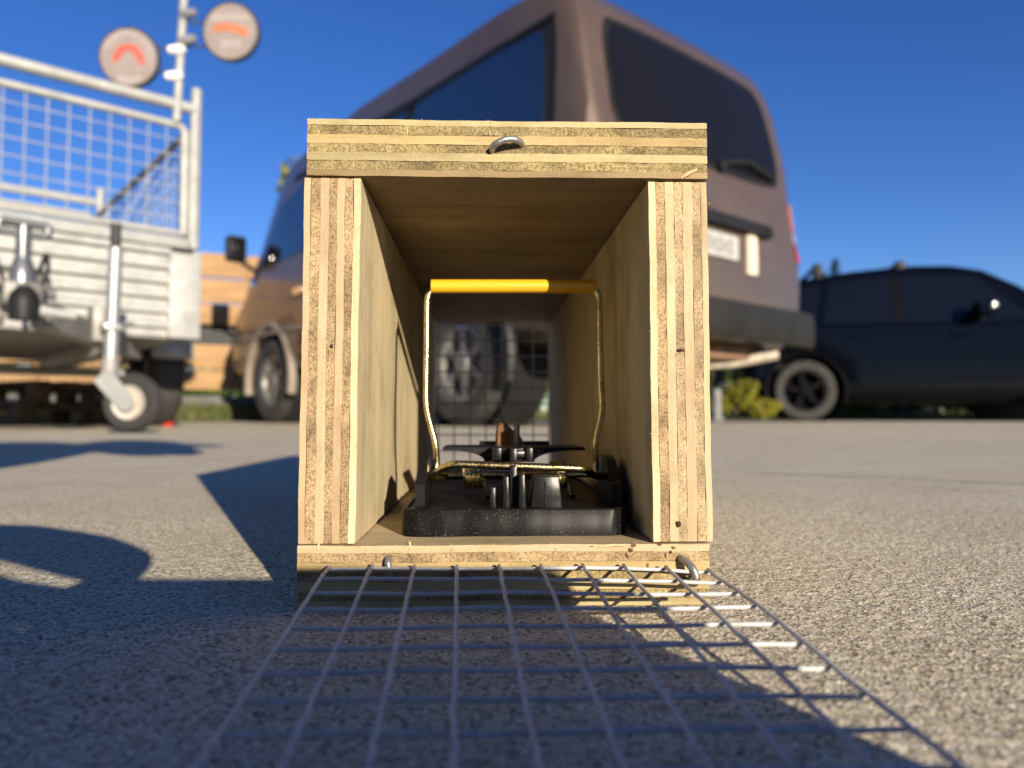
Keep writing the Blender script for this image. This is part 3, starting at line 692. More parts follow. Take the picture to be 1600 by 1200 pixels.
panel(vt, 'window_rubber', [(-.755, 1.395), (.755, 1.395), (.71, 2.085), (-.71, 2.085)], 'B', M['trim'], vbody, .004, 16, 12, .16)
panel(vt, 'windscreen', [(-.70, 1.254), (.70, 1.254), (.64, 2.031), (-.64, 2.031)], 'F', M['glass'], vbody, .006, 16, 12, .08)
panel(vt, 'tailgate_garnish', [(-.52, 1.075), (.52, 1.075), (.50, 1.140), (-.50, 1.140)], 'B', M['trim'], vbody, .045, 16, 4, .04)
panel(vt, 'tailgate_seam', [(-.70, .968), (.70, .968), (.70, .978), (-.70, .978)], 'B', M['van_lower'], vbody, .003, 16, 2, 0)
np_ = panel(vt, 'number_plate', [(-.19, .905), (.19, .905), (.19, 1.035), (-.19, 1.035)], 'B', M['plate'], vbody, .018, 8, 4, .02, label='white rear number plate with blurred dark characters')
for k in range(6):                                              # the characters are too blurred to read: dark strokes of their size
    y0 = .15 - k * .052
    for dz_, hgt, wd in ((0, .075, .012), (.032, .012, .030), (-.030, .012, .026)) if k % 2 else ((0, .075, .012), (.0, .012, .028)):
        panel(vt, 'character_stroke', [(y0 - wd / 2, .968 + dz_ - hgt / 2), (y0 + wd / 2, .968 + dz_ - hgt / 2), (y0 + wd / 2, .968 + dz_ + hgt / 2), (y0 - wd / 2, .968 + dz_ + hgt / 2)], 'B', M['plate_ink'], np_, .0195, 1, 1, 0, .0)
panel(vt, 'glare_strip', [(-.385, .850), (-.285, .845), (-.290, 1.068), (-.380, 1.070)], 'B', M['cream'], vbody, .014, 6, 8, .06, label='upright strip painted cream as sun glare beside the number plate')  # sun glare off the plate recess wall, painted as a cream strip
def rear_pt(y, z, o_):
    h_, _, _, _ = vt.ray_cast(Vector((-9, y, z)), Vector((1, 0, 0))); return h_ + Vector((-o_, 0, 0))
wp = MB().tube([rear_pt(-.10, 1.44, .02), rear_pt(-.36, 1.50, .035), rear_pt(-.64, 1.455, .03)], .016, 8).build('wiper', M['trim'], vbody)
MB().lathe([(.03, -.03), (.03, .03), (.001, .035)], 14, axis_mat(rear_pt(-.10, 1.42, .01), (-1, 0, 0))).build('wiper_hub', M['trim'], wp)
mb = MB(); pr = [(-.92, .16), (-.925, .0), (-.90, -.055), (-.80, -.085), (0, -.10), (.80, -.085), (.90, -.055), (.925, .0), (.92, .16)]
sec = [(0, .46), (-.03, .50), (-.035, .60), (-.012, .66), (.03, .67)]; vs = []
for y, x in pr:
    nx_ = y / .92
    for dx, z in sec: vs.append((x + dx * (1 - abs(nx_) ** 4) + VX, y + dx * -1 * (nx_ ** 5), z))
ns = len(sec); fs = [(i * ns + k, i * ns + k + 1, (i + 1) * ns + k + 1, (i + 1) * ns + k) for i in range(len(pr) - 1) for k in range(ns - 1)]
fs += [((i + 1) * ns, i * ns, i * ns + ns - 1, (i + 1) * ns + ns - 1) for i in range(len(pr) - 1)] + [tuple(range(ns)), tuple((len(pr) - 1) * ns + k for k in range(ns - 1, -1, -1))]
mb.add(vs, fs).build('rear_bumper', M['bumper'], van, sharp=45)
MB().box(4.80 + VX, 5.03 + VX, -.80, .84, .42, .66, None, .05).build('front_bumper', M['bumper'], van)
MB().lathe([(.001, -.36), (.09, -.34), (.10, -.30), (.10, .30), (.09, .34), (.001, .36)], 20, axis_mat((.34 + VX, .28, .36), (0, 1, .1)) @ Matrix.Diagonal((1.1, .72, 1, 1))).build('muffler', M['muffler'], van)
MB().tube(arc([(.30 + VX, -.10, .36), (.20 + VX, -.40, .37), (.02 + VX, -.62, .42)], .1), .036, 10).build('exhaust_pipe', M['muffler'], van)
MB().box(.10 + VX, .22 + VX, -.66, .66, .38, .46, None, .01).build('chassis_beam', M['rust'], van)
MB().box(.25 + VX, .33 + VX, -.55, .1, .40, .45, None, .01).build('chassis_beam', M['muffler'], van)
MB().lathe([(.055, -.65), (.055, -.14), (.13, -.08), (.15, 0), (.13, .08), (.055, .14), (.055, .65)], 18, axis_mat((RW, 0, WZ), (0, 1, 0))).build('rear_axle', M['trim'], van)
for s_ in (1, -1):
    MB().box(RW - .55, RW + .55, s_ * .50 - .03, s_ * .50 + .03, .27, .31, None, .01).build('leaf_spring', M['trim'], van)
MB().box(.6 + VX, 4.3 + VX, -.55, .55, .40, .46, None, .01).build('floor_pan', M['trim'], van)
# spare wheel carrier bow under the tail, seen through the tunnel
MB().tube(arc([(.36 + VX, .62, .45), (.36 + VX, .62, .25), (.36 + VX, .05, .25), (.36 + VX, .05, .45)], .07), .018, 8).build('spare_carrier', M['trim'], van)

# --- navy SUV on the right, and a dark car parked behind it
def hatch(name, label, loc, rz, st, ra, fa, wr, paint_, roofrails, rimm, tym, hw_):
    c = thing(name, label, 'car', loc, rz)
    b_, tr_ = make_body('body', st, paint_, c, [(ra, wr, wr + .075, hw_), (fa, wr, wr + .075, hw_), (ra, wr, wr + .075, -hw_), (fa, wr, wr + .075, -hw_)], .3, 14)
    for sx in (ra, fa):
        for s_ in (1, -1):
            wheel(c, sx, s_ * (hw_ - .125), wr, wr, .22, s_, rimm, tym, 5, .66)
            ring_flare(b_, sx, wr, wr + .08, s_ * (hw_ - .012), s_, M['rim_dark'], .05)
            MB().lathe([(wr + .07, -.25), (wr + .07, .0), (.05, .0)], 28, axis_mat((sx, s_ * (hw_ - .28), wr), (0, -s_, 0)), False).build('wheel_liner', M['trim'], b_)
    return c, b_, tr_
sst = [(x_ + (.06 if -1.7 < x_ < 1.3 else .0), b_, (zt_ if zt_ < 1.0 else 1 + (zt_ - 1) * 1.09), w_, rw_, be_) for x_, b_, zt_, w_, rw_, be_ in [(-2.02, .40, .86, .72, .66, .74), (-1.99, .33, 1.02, .80, .72, .88), (-1.92, .28, 1.20, .85, .72, .96), (-1.80, .25, 1.40, .88, .68, 1.0), (-1.66, .24, 1.50, .895, .665, 1.0), (-1.40, .23, 1.56, .90, .66, 1.0), (-.9, .22, 1.625, .90, .66, 1.0), (-.35, .21, 1.665, .90, .66, 1.0),
       (.1, .21, 1.655, .90, .655, 1.0), (.42, .21, 1.60, .90, .65, 1.0), (.75, .21, 1.44, .90, .67, 1.0), (1.12, .21, 1.20, .895, .72, 1.0), (1.36, .21, 1.06, .89, .76, .94), (1.8, .23, .99, .875, .74, .86), (2.1, .27, .88, .83, .70, .76), (2.26, .34, .74, .72, .60, .62)]]
srw = W(1255, 612, 8.15); SX0 = srw.x + 1.40
suv, sb, stt = hatch('navy_suv', 'dark navy SUV parked side on at the right behind the van', Vector((srw.x, 8.15, 0)) - Matrix.Rotation(R(-11), 3, 'Z') @ Vector((-1.40, -.77, 0)), R(-11), sst, -1.40, 1.24, .335, M['suv_paint'], True, M['rim_dark'], M['tyre'], .895)
for s_, q_ in ((1, 'L'), (-1, 'R')):
    panel(stt, 'door_window', [(-.40, 1.06), (.86, 1.06), (.40, 1.56), (-.38, 1.60)], q_, M['glass_suv'], sb, .006, rnd=.03)
    panel(stt, 'door_window', [(-1.20, 1.06), (-.48, 1.06), (-.46, 1.60), (-1.10, 1.54)], q_, M['glass_suv'], sb, .006, rnd=.03)
    panel(stt, 'quarter_window', [(-1.68, 1.12), (-1.28, 1.06), (-1.18, 1.52), (-1.46, 1.46)], q_, M['glass_suv'], sb, .006, rnd=.03)
    panel(stt, 'sill_cladding', [(-1.0, .25), (.84, .25), (.84, .40), (-1.0, .40)], q_, M['rim_dark'], sb, .012, 12, 4, .01)
    for hx_ in (-.95, .05): panel(stt, 'door_handle', [(hx_, .90), (hx_ + .2, .90), (hx_ + .2, .935), (hx_, .935)], q_, M['suv_paint'], sb, .03, 4, 3, .1)
    mr = MB().box(.24, .42, s_ * 1.02 - .11, s_ * 1.02 + .11, 1.08, 1.24, None, .045).build('door_mirror', M['suv_paint'], suv)
    MB().box(.26, .424, s_ * 1.02 - .105, s_ * 1.02 + .113, 1.165, 1.225, None, .02).build('mirror_cap', M['chrome'], mr)
    MB().tube([(.36, s_ * .84, 1.08), (.34, s_ * 1.0, 1.12)], .025, 8).build('mirror_stay', M['trim'], mr)
    panel(stt, 'tail_light', [(s_ * .72 - .10, .92), (s_ * .72 + .07, .92), (s_ * .72 + .05, 1.12), (s_ * .72 - .10, 1.12)], 'B', M['red'], sb, .012, 6, 6, .05)
    panel(stt, 'head_light', [(s_ * .60 - .14, .70), (s_ * .60 + .10, .70), (s_ * .60 + .08, .82), (s_ * .60 - .14, .82)], 'F', M['clear'], sb, .010, 6, 6, .05)
for s_, q_ in ((1, 'L'), (-1, 'R')): panel(stt, 'pillar_trim', [(-.475, 1.06), (-.405, 1.06), (-.385, 1.60), (-.455, 1.60)], q_, M['rim_dark'], sb, .008, 3, 8, .0)
panel(stt, 'windscreen', [(-.66, 1.12), (.66, 1.12), (.57, 1.56), (-.57, 1.56)], 'F', M['glass_suv'], sb, .006, 14, 10, .06)
panel(stt, 'rear_window', [(-.62, 1.12), (.62, 1.12), (.56, 1.44), (-.56, 1.44)], 'B', M['glass_suv'], sb, .006, 14, 10, .06)
for xx in (-1.20, -.34):
    rk = MB().box(xx - .03, xx + .03, -.60, .60, 1.735, 1.76, None, .010).build('roof_bar', M['trim'], suv)
    for s_ in (1, -1): MB().box(xx - .05, xx + .05, s_ * .60 - .04, s_ * .60 + .04, 1.64 if xx > -1 else 1.60, 1.765, None, .012).build('bar_foot', M['trim'], rk)
MB().box(-1.6, 1.9, -.6, .6, .20, .26, None, .01).build('floor_pan', M['trim'], suv)
cst = [(a * .96, b, max(b + .3, c * .86), d * .96, e * .96, f * .86) for a, b, c, d, e, f in sst]
cw = W(1385, 615, 11.0)
dcar, db, dt = hatch('dark_hatchback', 'black hatchback hidden behind the navy SUV with its wheel showing underneath', (cw.x + 1.34, 11.9, 0), R(3), cst, -1.34, 1.19, .32, M['car_paint'], False, M['rim_dark'], M['tyre_dark'], .86)
for s_, q_ in ((1, 'L'), (-1, 'R')):
    panel(dt, 'door_window', [(-.22, .93), (.90, .93), (.36, 1.28), (-.20, 1.32)], q_, M['glass'], db, .006, rnd=.03)
    panel(dt, 'door_window', [(-1.12, .93), (-.30, .93), (-.28, 1.32), (-1.0, 1.28)], q_, M['glass'], db, .006, rnd=.03)

# ------------------------------------------------------------------ cage trailer
th_ = Vector((.65, -.76, 0)).normalized(); tl_ = Vector((-th_.y, th_.x, 0))      # forward (drawbar), left
TW, TL = 1.40, 2.0
tc = Vector((-1.50, 3.43, 0)); torg = tc - tl_ * (TW / 2)
TR = math.atan2(th_.y, th_.x)
trl = thing('cage_trailer', 'galvanised box trailer with a mesh cage and its drawbar towards us', 'trailer', torg, TR)
Minv = (Matrix.Translation(torg) @ Matrix.Rotation(TR, 4, 'Z')).inverted()
def TLc(px, py, Y): return Minv @ W(px, py, Y)
z0, z1, zm, zr, zp = .415, .86, 1.41, 1.50, 1.60
hwid = TW / 2
def corr(p0, p1, zz0, zz1, nrm, n=6, dep=.034):
    """panel of horizontal ribs between two plan points"""
    p0, p1, nrm = Vector(p0), Vector(p1), Vector(nrm); pr = []
    for k in range(n):
        a = zz0 + (zz1 - zz0) * k / n; h_ = (zz1 - zz0) / n
        pr += [(0, a), (0, a + h_ * .38), (dep, a + h_ * .52), (dep, a + h_ * .86)]
    pr.append((0, zz1)); m = len(pr); vs = []
    for (th0) in (0, -.004):
        for p in (p0, p1):
            for d_, z in pr: q_ = p + nrm * (d_ + th0); vs.append((q_.x, q_.y, z))
    fs = []
    for k in range(m - 1): fs += [(k, k + 1, m + k + 1, m + k), (2 * m + k, 3 * m + k, 3 * m + k + 1, 2 * m + k + 1)]
    return MB().add(vs, fs)
frp = corr((0, -hwid + .04, 0), (0, hwid - .10, 0), z0 + .01, z1 - .03, (1, 0, 0)).build('front_panel', M['galv'], trl, sharp=20)
MB().box(-.03, .035, -hwid, hwid - .02, z1 - .03, z1 + .02, None, .006).build('top_rail', M['galv'], frp)
MB().box(-.02, .028, hwid - .10, hwid + .035, z0, z1 - .05, None, .006).build('corner_plate', M['galv'], trl)
MB().box(-.16, .010, hwid + .005, hwid + .045, z0, z1 - .03, None, .006).build('corner_plate', M['galv'], trl)
for s_ in (1, -1):
    corr((-TL, s_ * hwid, 0), (-.02, s_ * hwid, 0), z0 + .01, z1 - .03, (0, s_, 0)).build('side_panel', M['galv'], trl, sharp=20)
    MB().box(-TL, -.03, s_ * hwid - .03, s_ * hwid + .03, z1 - .03, z1 + .02, None, .006).build('top_rail', M['galv'], trl)
corr((-TL, -hwid, 0), (-TL, hwid, 0), z0 + .01, z1 - .03, (-1, 0, 0)).build('tail_panel', M['galv'], trl, sharp=20)
MB().box(-TL + .01, -.01, -hwid + .02, hwid - .02, z0, z0 + .02).build('tray_floor', M['galv_dark'], trl)
for x, s_ in ((.0, 1), (.0, -1), (-TL, 1), (-TL, -1)):
    MB().tube([(x, s_ * (hwid + .01), z1 - .02), (x, s_ * (hwid + .01), zp)], .024, 12).build('cage_post', M['galv'], trl)
def cage(ax_, fixed, a0, a1, name, wires=True):
    """mesh cage panel; ax_ 'y' runs across (front, rear), 'x' runs along"""
    def pt(a, z, o_=0): return (fixed + o_, a, z) if ax_ == 'y' else (a, fixed + o_, z)
    fr = MB().tube(arc([pt(a0, z1 + .04), pt(a0, zm), pt(a1, zm), pt(a1, z1 + .04)], .04) , .017, 10).build(name, M['galv'], trl)
    MB().tube([pt(a0, z1 + .045), pt(a1, z1 + .045)], .015, 10).build('lower_bar', M['galv'], fr)
    n = int((a1 - a0) / .075)
    for k in range(1, n): a = a0 + (a1 - a0) * k / n; MB().tube([pt(a, z1 + .04), pt(a, zm)], .0030, 6).build('wire', M['galv'], fr)
    for k in range(1, 7): z = z1 + .04 + (zm - z1 - .04) * k / 7; MB().tube([pt(a0, z, .006), pt(a1, z, .006)], .0030, 6).build('wire', M['galv'], fr)
    return fr
cage('y', .0, -hwid + .03, hwid - .04, 'cage_front'); cage('y', -TL, -hwid + .03, hwid - .04, 'cage_rear')
cage('x', hwid - .005, -TL + .03, -.04, 'cage_side'); cage('x', -hwid + .005, -TL + .03, -.04, 'cage_side')
for x in (.0, -TL): MB().tube(arc([(x + .01, -hwid, zr), (x + .01, hwid + .0, zr)], .05), .026, 12).build('top_bar', M['galv'], trl)
MB().tube([(0.01, hwid, zr), (.01, hwid, z1)], .018, 10).build('cage_post', M['galv'], trl)
cp = TLc(35, 500, 2.26)                                            # coupling
for s_ in (1, -1):
    a = Vector((-.30, s_ * (hwid - .16), .375)); b = Vector((cp.x - .10, cp.y + s_ * .06, .385)); d_ = (b - a).normalized(); sd = d_.cross(Vector((0, 0, 1))) * .028; up = Vector((0, 0, .042))
    mb = MB(); vs = [p + sd * i + up * j for p in (a, b) for i, j in ((1, 1), (-1, 1), (-1, -1), (1, -1))]
    mb.add(vs, [(0, 1, 2, 3), (7, 6, 5, 4)] + [(k, 4 + k, 4 + (k + 1) % 4, (k + 1) % 4) for k in range(4)]).build('drawbar', M['galv_dark'], trl)
MB().box(-1.7, -.1, -.42, -.34, .33, .412, None, .004).build('chassis_rail', M['galv_dark'], trl)
MB().box(-1.7, -.1, .34, .42, .33, .412, None, .004).build('chassis_rail', M['galv_dark'], trl)
cx, cy = cp.x, 0.0
cpl = MB().box(cx - .24, cx + .02, -.055, .055, .395, .475, None, .015).build('coupling', M['cast'], trl)
MB().lathe([(.040, -.05), (.044, .0), (.038, .03), (.022, .05), (.001, .055)], 24, axis_mat((cx + .03, 0, .40), (0, 0, 1))).build('ball_cup', M['trim'], cpl)
MB().lathe([(.038, .0), (.039, .02), (.036, .05), (.026, .075), (.022, .09), (.022, .18), (.0, .185)], 24, axis_mat((cx - .02, .0, .462), (0, 0, 1))).build('coupling_dome', M['zinc_dull'], cpl)
MB().lathe([(.046, -.07), (.044, .0)], 20, axis_mat((cx - .02, .0, .461), (0, 0, 1))).build('rubber_boot', M['grip'], cpl)
lp = [(cx - .02, -.066, .636), (cx - .02, -.064, .664), (cx - .02, .064, .658), (cx - .02, .066, .632), (cx - .02, .05, .622), (cx - .02, -.05, .626)]
MB().tube(arc(lp + lp[:1], .03)[:-1], .013, 10, closed=True).build('release_handle', M['zinc_dull'], cpl)
MB().tube([(cx - .02, 0, .650), (cx - .02, 0, .60)], .018, 10).build('handle_stem', M['zinc_dull'], cpl)
MB().tube(arc([(cx - .14, -.11, .47), (cx - .05, -.13, .56), (cx + .03, -.12, .64)], .05), .014, 10).build('brake_lever', M['zinc_dull'], cpl)
MB().tube([(cx + .02, -.03, .39), (cx + .03, .14, .375)], [.026, .012], 12).build('hitch_pin', M['galv'], cpl)
for k in range(7):                                                 # safety chain hanging from the drawbar
    cz = .375 - .028 * k; p = Vector((cx - .04, -.07 - .012 * k, cz)); e1 = Vector((1, 0, 0)) if k % 2 else Vector((0, 1, 0))
    MB().tube([p + e1 * .012 * math.cos(t_) + Vector((0, 0, .020 * math.sin(t_))) for t_ in np.linspace(0, 2 * math.pi, 13)[:-1]], .0042, 6, closed=True).build('chain_link', M['zinc'], cpl)
for k, (dx, dy, dz_) in enumerate(((-.10, .075, .49), (-.02, .078, .44), (-.17, .075, .45), (.0, -.076, .46))):
    MB().lathe([(.018, -.012), (.018, .012), (.001, .014)], 6, axis_mat((cx + dx, dy, dz_), (0, 1 if dy > 0 else -1, 0))).build('bolt', M['zinc_dull'], cpl)
cpl.location.y = cp.y
for k, (y0, zz, bow) in enumerate(((.05, .50, .10), (-.06, .55, .14), (-.10, .48, .07))):
    MB().tube(arc([(cx - .20, y0, .47), (cx - .10, y0 * 1.5, zz + bow), (cx + .01, y0 * 1.3, zz), (cx - .03, y0 * .6, .44)], .05), .007, 8).build('cable', M['grip'], cpl)
for k in range(3): MB().box(cx - .20 + k * .075, cx - .165 + k * .075, -.075, .072, .45 + .012 * (k % 2), .50 + .02 * (k % 2), None, .004).build('bracket', M['cast' if k != 1 else 'trim'], cpl)
# jockey wheel
JY = 2.52
def J(px, py, dy=0): return TLc(px, py, JY + dy)
jt = MB().tube([J(172, 590), J(181, 388)], .0235, 16).build('jockey_wheel', M['zinc'], trl); jt['label'] = 'jockey wheel stand of the trailer'
MB().tube([J(180, 392), J(181.5, 376)], [.020, .012], 12).build('cap', M['grip'], jt)
MB().tube([J(181, 382), J(181.5, 350)], .017, 12).build('grip', M['grip'], jt)
vd = (Minv.to_3x3() @ Vector((.10, 1, 0))).normalized()            # wheel axis, roughly along the view
ctr = J(208, 629, -.0)
m4 = axis_mat(ctr, -vd)
jw = MB().lathe([(.058, -.028), (.088, -.028), (.097, -.018), (.1005, 0), (.097, .018), (.088, .028), (.058, .026), (.058, -.028)], 40, m4).build('tyre', M['tyre'], jt)
MB().lathe([(.060, .020), (.058, .030), (.050, .024), (.030, .020), (.001, .022)], 32, m4, False).build('rim', M['rim_cream'], jt)
for s_ in (-1, 1):
    a, b = J(172, 590) - vd * s_ * .036, ctr - vd * s_ * .036; d_ = (b - a).normalized(); q_ = axis_mat((0, 0, 0), -vd, d_); L_ = (b - a).length; w0, w1 = .032, .030
    pl = [(-.012, w0), (L_ * .4, w1 + .004), (L_, w1)] + [(L_ + w1 * math.sin(t_), w1 * math.cos(t_)) for t_ in np.linspace(.3, math.pi - .3, 7)] + [(L_, -w1), (L_ * .4, -w1 - .002), (-.012, -w0)]
    MB().prism(pl, Matrix.Translation(a) @ q_, -.003, .003).build('fork', M['galv'], jt)
MB().lathe([(.012, -.045), (.012, .045), (.001, .047)], 12, m4).build('axle_bolt', M['zinc'], jt)
MB().tube([J(172, 600), J(173, 560)], .028, 14).build('socket', M['galv_dark'], jt)
cl = J(176, 512)
MB().box(cl.x - .035, cl.x + .035, cl.y - .032, cl.y + .032, cl.z - .011, cl.z + .011, None, .004).build('clamp', M['zinc'], jt)
cm_ = J(160, 508, .07)
MB().box(cm_.x - .07, cm_.x + .035, cm_.y - .035, cm_.y + .01, cm_.z - .06, cm_.z + .06, None, .006).build('clamp_plate', M['galv_dark'], jt)
MB().tube([J(178, 512), J(208, 504, -.03)], [.007, .005], 8).build('clamp_lever', M['zinc'], jt)
# road wheels and guards
for s_ in (1, -1):
    wheel(trl, -1.05, s_ * (hwid + .13), .30, .30, .17, s_, M['galv'], M['tyre'], 5, .58)
    pts = [(-1.05 + .36 * math.cos(t_), s_ * (hwid + .13), .32 + .36 * math.sin(t_)) for t_ in np.linspace(.15, math.pi - .15, 16)]
    vs = [(x, y + o_, z) for x, y, z in pts for o_ in (-.11, .11)]
    g_ = MB().add(vs, [(2 * k, 2 * k + 1, 2 * k + 3, 2 * k + 2) for k in range(15)]).build('mudguard', M['galv'], trl)
    md = g_.modifiers.new('t', 'SOLIDIFY'); md.thickness = .004
MB().tube([(-1.05, -hwid - .1, .30), (-1.05, hwid + .1, .30)], .025, 10).build('axle', M['galv_dark'], trl)

# ------------------------------------------------------------------ pole with two round signs, clamped to the cage
SY = 3.36
pb, pt_ = W(276, 190, SY), W(291, -60, SY)
pole = thing('sign_pole', 'thin white pole clamped upright to the corner of the trailer cage', 'pole', pb)
MB().tube([pb, pt_], .0185, 14).build('pole', M['galv'], pole, pb)
for (px, py, ln) in ((276, 78, -1), (272, 119, -1), (295, 21, 1), (294, 62, 1)):
    c = W(px, py, SY - .02); d_ = Vector((ln, -.1, -.08 if ln < 0 else .1))
    MB().lathe([(.001, -.042), (.017, -.034), (.022, 0), (.017, .034), (.001, .042)], 14, axis_mat(c, d_)).build('clamp', M['white_plastic'] if ln < 0 else M['zinc'], pole, pb)
def round_sign(label, px, py, r_, kind):
    c = W(px, py, SY - .01); s_ = thing('round_sign', label, 'sign', c)
    nrm = (Vector((.05, -1, -.12)) if kind == 'a' else Vector((-.06, -1, -.10))).normalized(); m4 = axis_mat((0, 0, 0), nrm, (1, 0, 0))
    if (m4 @ Vector((0, 1, 0))).z < 0: m4 = m4 @ Matrix.Rotation(math.pi, 4, 'Z')
    MB().lathe([(.001, -.020), (r_ * .97, -.020), (r_, -.014), (r_, .012), (r_ * .96, .018), (r_ * .93, .012)], 48, m4).build('rim', M['sign_rim'], s_)
    MB().lathe([(r_ * .935, .010), (r_ * .935, .0125), (.001, .0125)], 48, m4).build('face', M['sign_face'], s_)
    def band(a0, a1, r0, r1, n=14, cyo=0):
        p = [((r1) * math.cos(t_), r1 * math.sin(t_) + cyo) for t_ in np.linspace(a0, a1, n)] + [(r0 * math.cos(t_), r0 * math.sin(t_) + cyo) for t_ in np.linspace(a1, a0, n)]; return p
    if kind == 'a':
        MB().prism([(x_ * 1.2, y_ * 1.2) for x_, y_ in [(-.062, -.022), (-.056, .012), (-.034, .040), (.0, .052), (.034, .042), (.055, .014), (.064, -.030), (.040, -.024), (.026, .004), (.004, .026), (-.016, .018), (-.034, -.010)]], m4, .0128, .0142).build('red_emblem', M['sign_red'], s_)
        for k in range(13): MB().prism(band(R(158 - k * 11.3), R(152 - k * 11.3), r_ * .70, r_ * .84, 3), m4, .0128, .0140).build('letter', M['sign_white'], s_)
        for k in range(8): MB().prism(band(R(242 + k * 7.5), R(247 + k * 7.5), r_ * .68, r_ * .84, 3), m4, .0128, .0140).build('letter', M['sign_white'], s_)
    else:
        MB().prism([(-.085, .000), (-.080, .030), (-.02, .040), (.03, .030), (.085, .010), (.080, -.028), (.03, -.012), (-.02, .006), (-.05, -.002)], m4, .0128, .0142).build('orange_band', M['sign_orange'], s_)
        for k in range(9): x = -.078 + k * .0195; MB().prism([(x - .006, .046), (x + .006, .046), (x + .006, .086 - abs(k - 4) * .003), (x - .006, .086 - abs(k - 4) * .003)], m4, .0128, .0140).build('letter', M['sign_white'], s_)
        for k in range(5): x = -.035 + k * .018; MB().prism([(x - .005, -.075), (x + .005, -.075), (x + .005, -.040), (x - .005, -.040)], m4, .0128, .0140).build('letter', M['sign_white'], s_)
    # stay to the pole
    k = (pb.z - c.z) / (pb.z - pt_.z); pp = pb + (pt_ - pb) * k; sx = 1 if pp.x > c.x else -1
    for dz_ in (-.06, .06): MB().tube([(sx * r_ * .8, .022, dz_ * .9), (pp.x - c.x, .012, dz_)], .005, 8).build('stay', M['sign_rim'], s_)
round_sign('lower round faded sign with a red arrowhead, left of the white pole', 203, 91, .136, 'a')
round_sign('upper round faded sign with an orange band, right of the white pole', 362, 51, .133, 'b')

# ------------------------------------------------------------------ timber fence, pallets, post, plants
fa, fb_ = Vector((-6.6, 6.55, 0)), Vector((-1.0, 8.757, 0)); fd = (fb_ - fa).normalized(); fl = (fb_ - fa).length
fence = thing('timber_fence', 'new pine plank fence glowing orange in the sun behind the trailer', 'fence', fa, math.atan2(fd.y, fd.x))
for k, (za, zb_) in enumerate(((.34, .55), (.56, .82), (1.04, 1.26), (1.27, 1.53), (1.545, 1.80))):
    for (xa, xb) in ((0, fl * .34), (fl * .343, fl * .66), (fl * .663, fl)):
        MB().box(xa, xb, -.022 - (.02 if k == 4 else 0), .0, za, zb_, None, .004).build('plank', M['timber'], fence)
for k in range(7):
    x = .05 + (fl - .15) * k / 6; MB().box(x, x + .09, .002, .10, 0, 1.78, None, .004).build('post', M['timber'], fence)
MB().box(0, fl, -.05, .10, 0, .27, None, .01).build('base_kerb', M['kerb'], fence)
MB().box(0, fl, .102, .12, .80, 1.06, None, .0).build('dark_gap_sheet', M['trim'], fence)  # black sheet added behind the planks so the open gap looks dark
gv, gf = [], []; fn = Vector((fd.y, -fd.x, 0))
for k in range(31):
    p = fa + fd * (fl * k / 30); j = .05 * math.sin(k * 1.7)
    gv += [p + fn * .06 + Vector((0, 0, .15)), p + fn * (.30 + j) + Vector((0, 0, .11)), p + fn * (.55 + j) + Vector((0, 0, .002))]
    if k: b_ = 3 * k; gf += [(b_ - 3, b_ - 2, b_ + 1, b_), (b_ - 2, b_ - 1, b_ + 2, b_ + 1)]
MB().add(gv, gf).build('fence_verge', M['soil'], kind='structure')
mb = MB()
for _ in range(3500):
    k = random.random(); u_ = random.uniform(.06, .5); p = fa + fd * (fl * random.random()) + fn * u_; p.z = .15 - .13 * (u_ / .5) ** 1.5; a = random.uniform(0, 3.1)
    wv = Vector((math.cos(a), math.sin(a), 0)) * .008; mb.add([p - wv, p + wv, p + Vector((random.gauss(0, .03), random.gauss(0, .03), random.uniform(.04, .12)))], [(0, 1, 2)])
o = mb.build('fence_grass', M['grass'], kind='stuff'); o['label'] = 'strip of grass at the foot of the timber fence'; o['category'] = 'grass'
def pallet(label, loc, rz, z):
    p = thing('pallet', label, 'pallet', (loc[0], loc[1], z), rz, 'pallets under the trailer')
    for k in range(6): MB().box(-.6, .6, -.5 + k * .18, -.5 + k * .18 + .10, .118, .138, None, .002).build('slat', M['pallet'], p)
    for y in (-.5, -.05, .40): MB().box(-.6, .6, y, y + .1, .0, .02, None, .002).build('slat', M['pallet'], p)
    for x in (-.6, -.05, .5):
        MB().box(x, x + .1, -.5, .5, .098, .1175, None, .002).build('bearer', M['pallet'], p)
        for y in (-.5, -.05, .40): MB().box(x, x + .1, y, y + .1, .0205, .0975, None, .002).build('block', M['pallet'], p)
    return p
c = W(95, 640, 5.2); pallet('lower wooden pallet lying on the concrete behind the jockey wheel', (c.x, c.y), R(-35), .0)
pallet('upper wooden pallet lying on another one behind the jockey wheel', (c.x + .03, c.y + .02), R(-32), .14)
p = W(1120, 640, 7.7)
po = thing('grey_post', 'short grey post standing in the grass beside the bush under the van tail', 'post', (p.x, p.y, 0))
MB().lathe([(.043, -.05), (.043, .60), (.036, .63), (.0, .64)], 16).build('shaft', M['grey_post'], po)
MB().lathe([(.075, -.03), (.075, .035), (.048, .05)], 16).build('foot', M['grey_post'], po)
r0 = W(262, 648, 4.3)
ch = thing('red_cap', 'small red cap on the ground behind the jockey wheel', 'cap', (r0.x, r0.y, 0))
MB().lathe([(.030, .0), (.034, .03), (.028, .07), (.012, .085), (.0, .088)], 16).build('shell', M['red'], ch)
MB().tube([(.026 * math.cos(t_), .0, .10 + .022 * math.sin(t_)) for t_ in np.linspace(0, 2 * math.pi, 13)[:-1]], .004, 6, closed=True).build('ring', M['zinc'], ch)

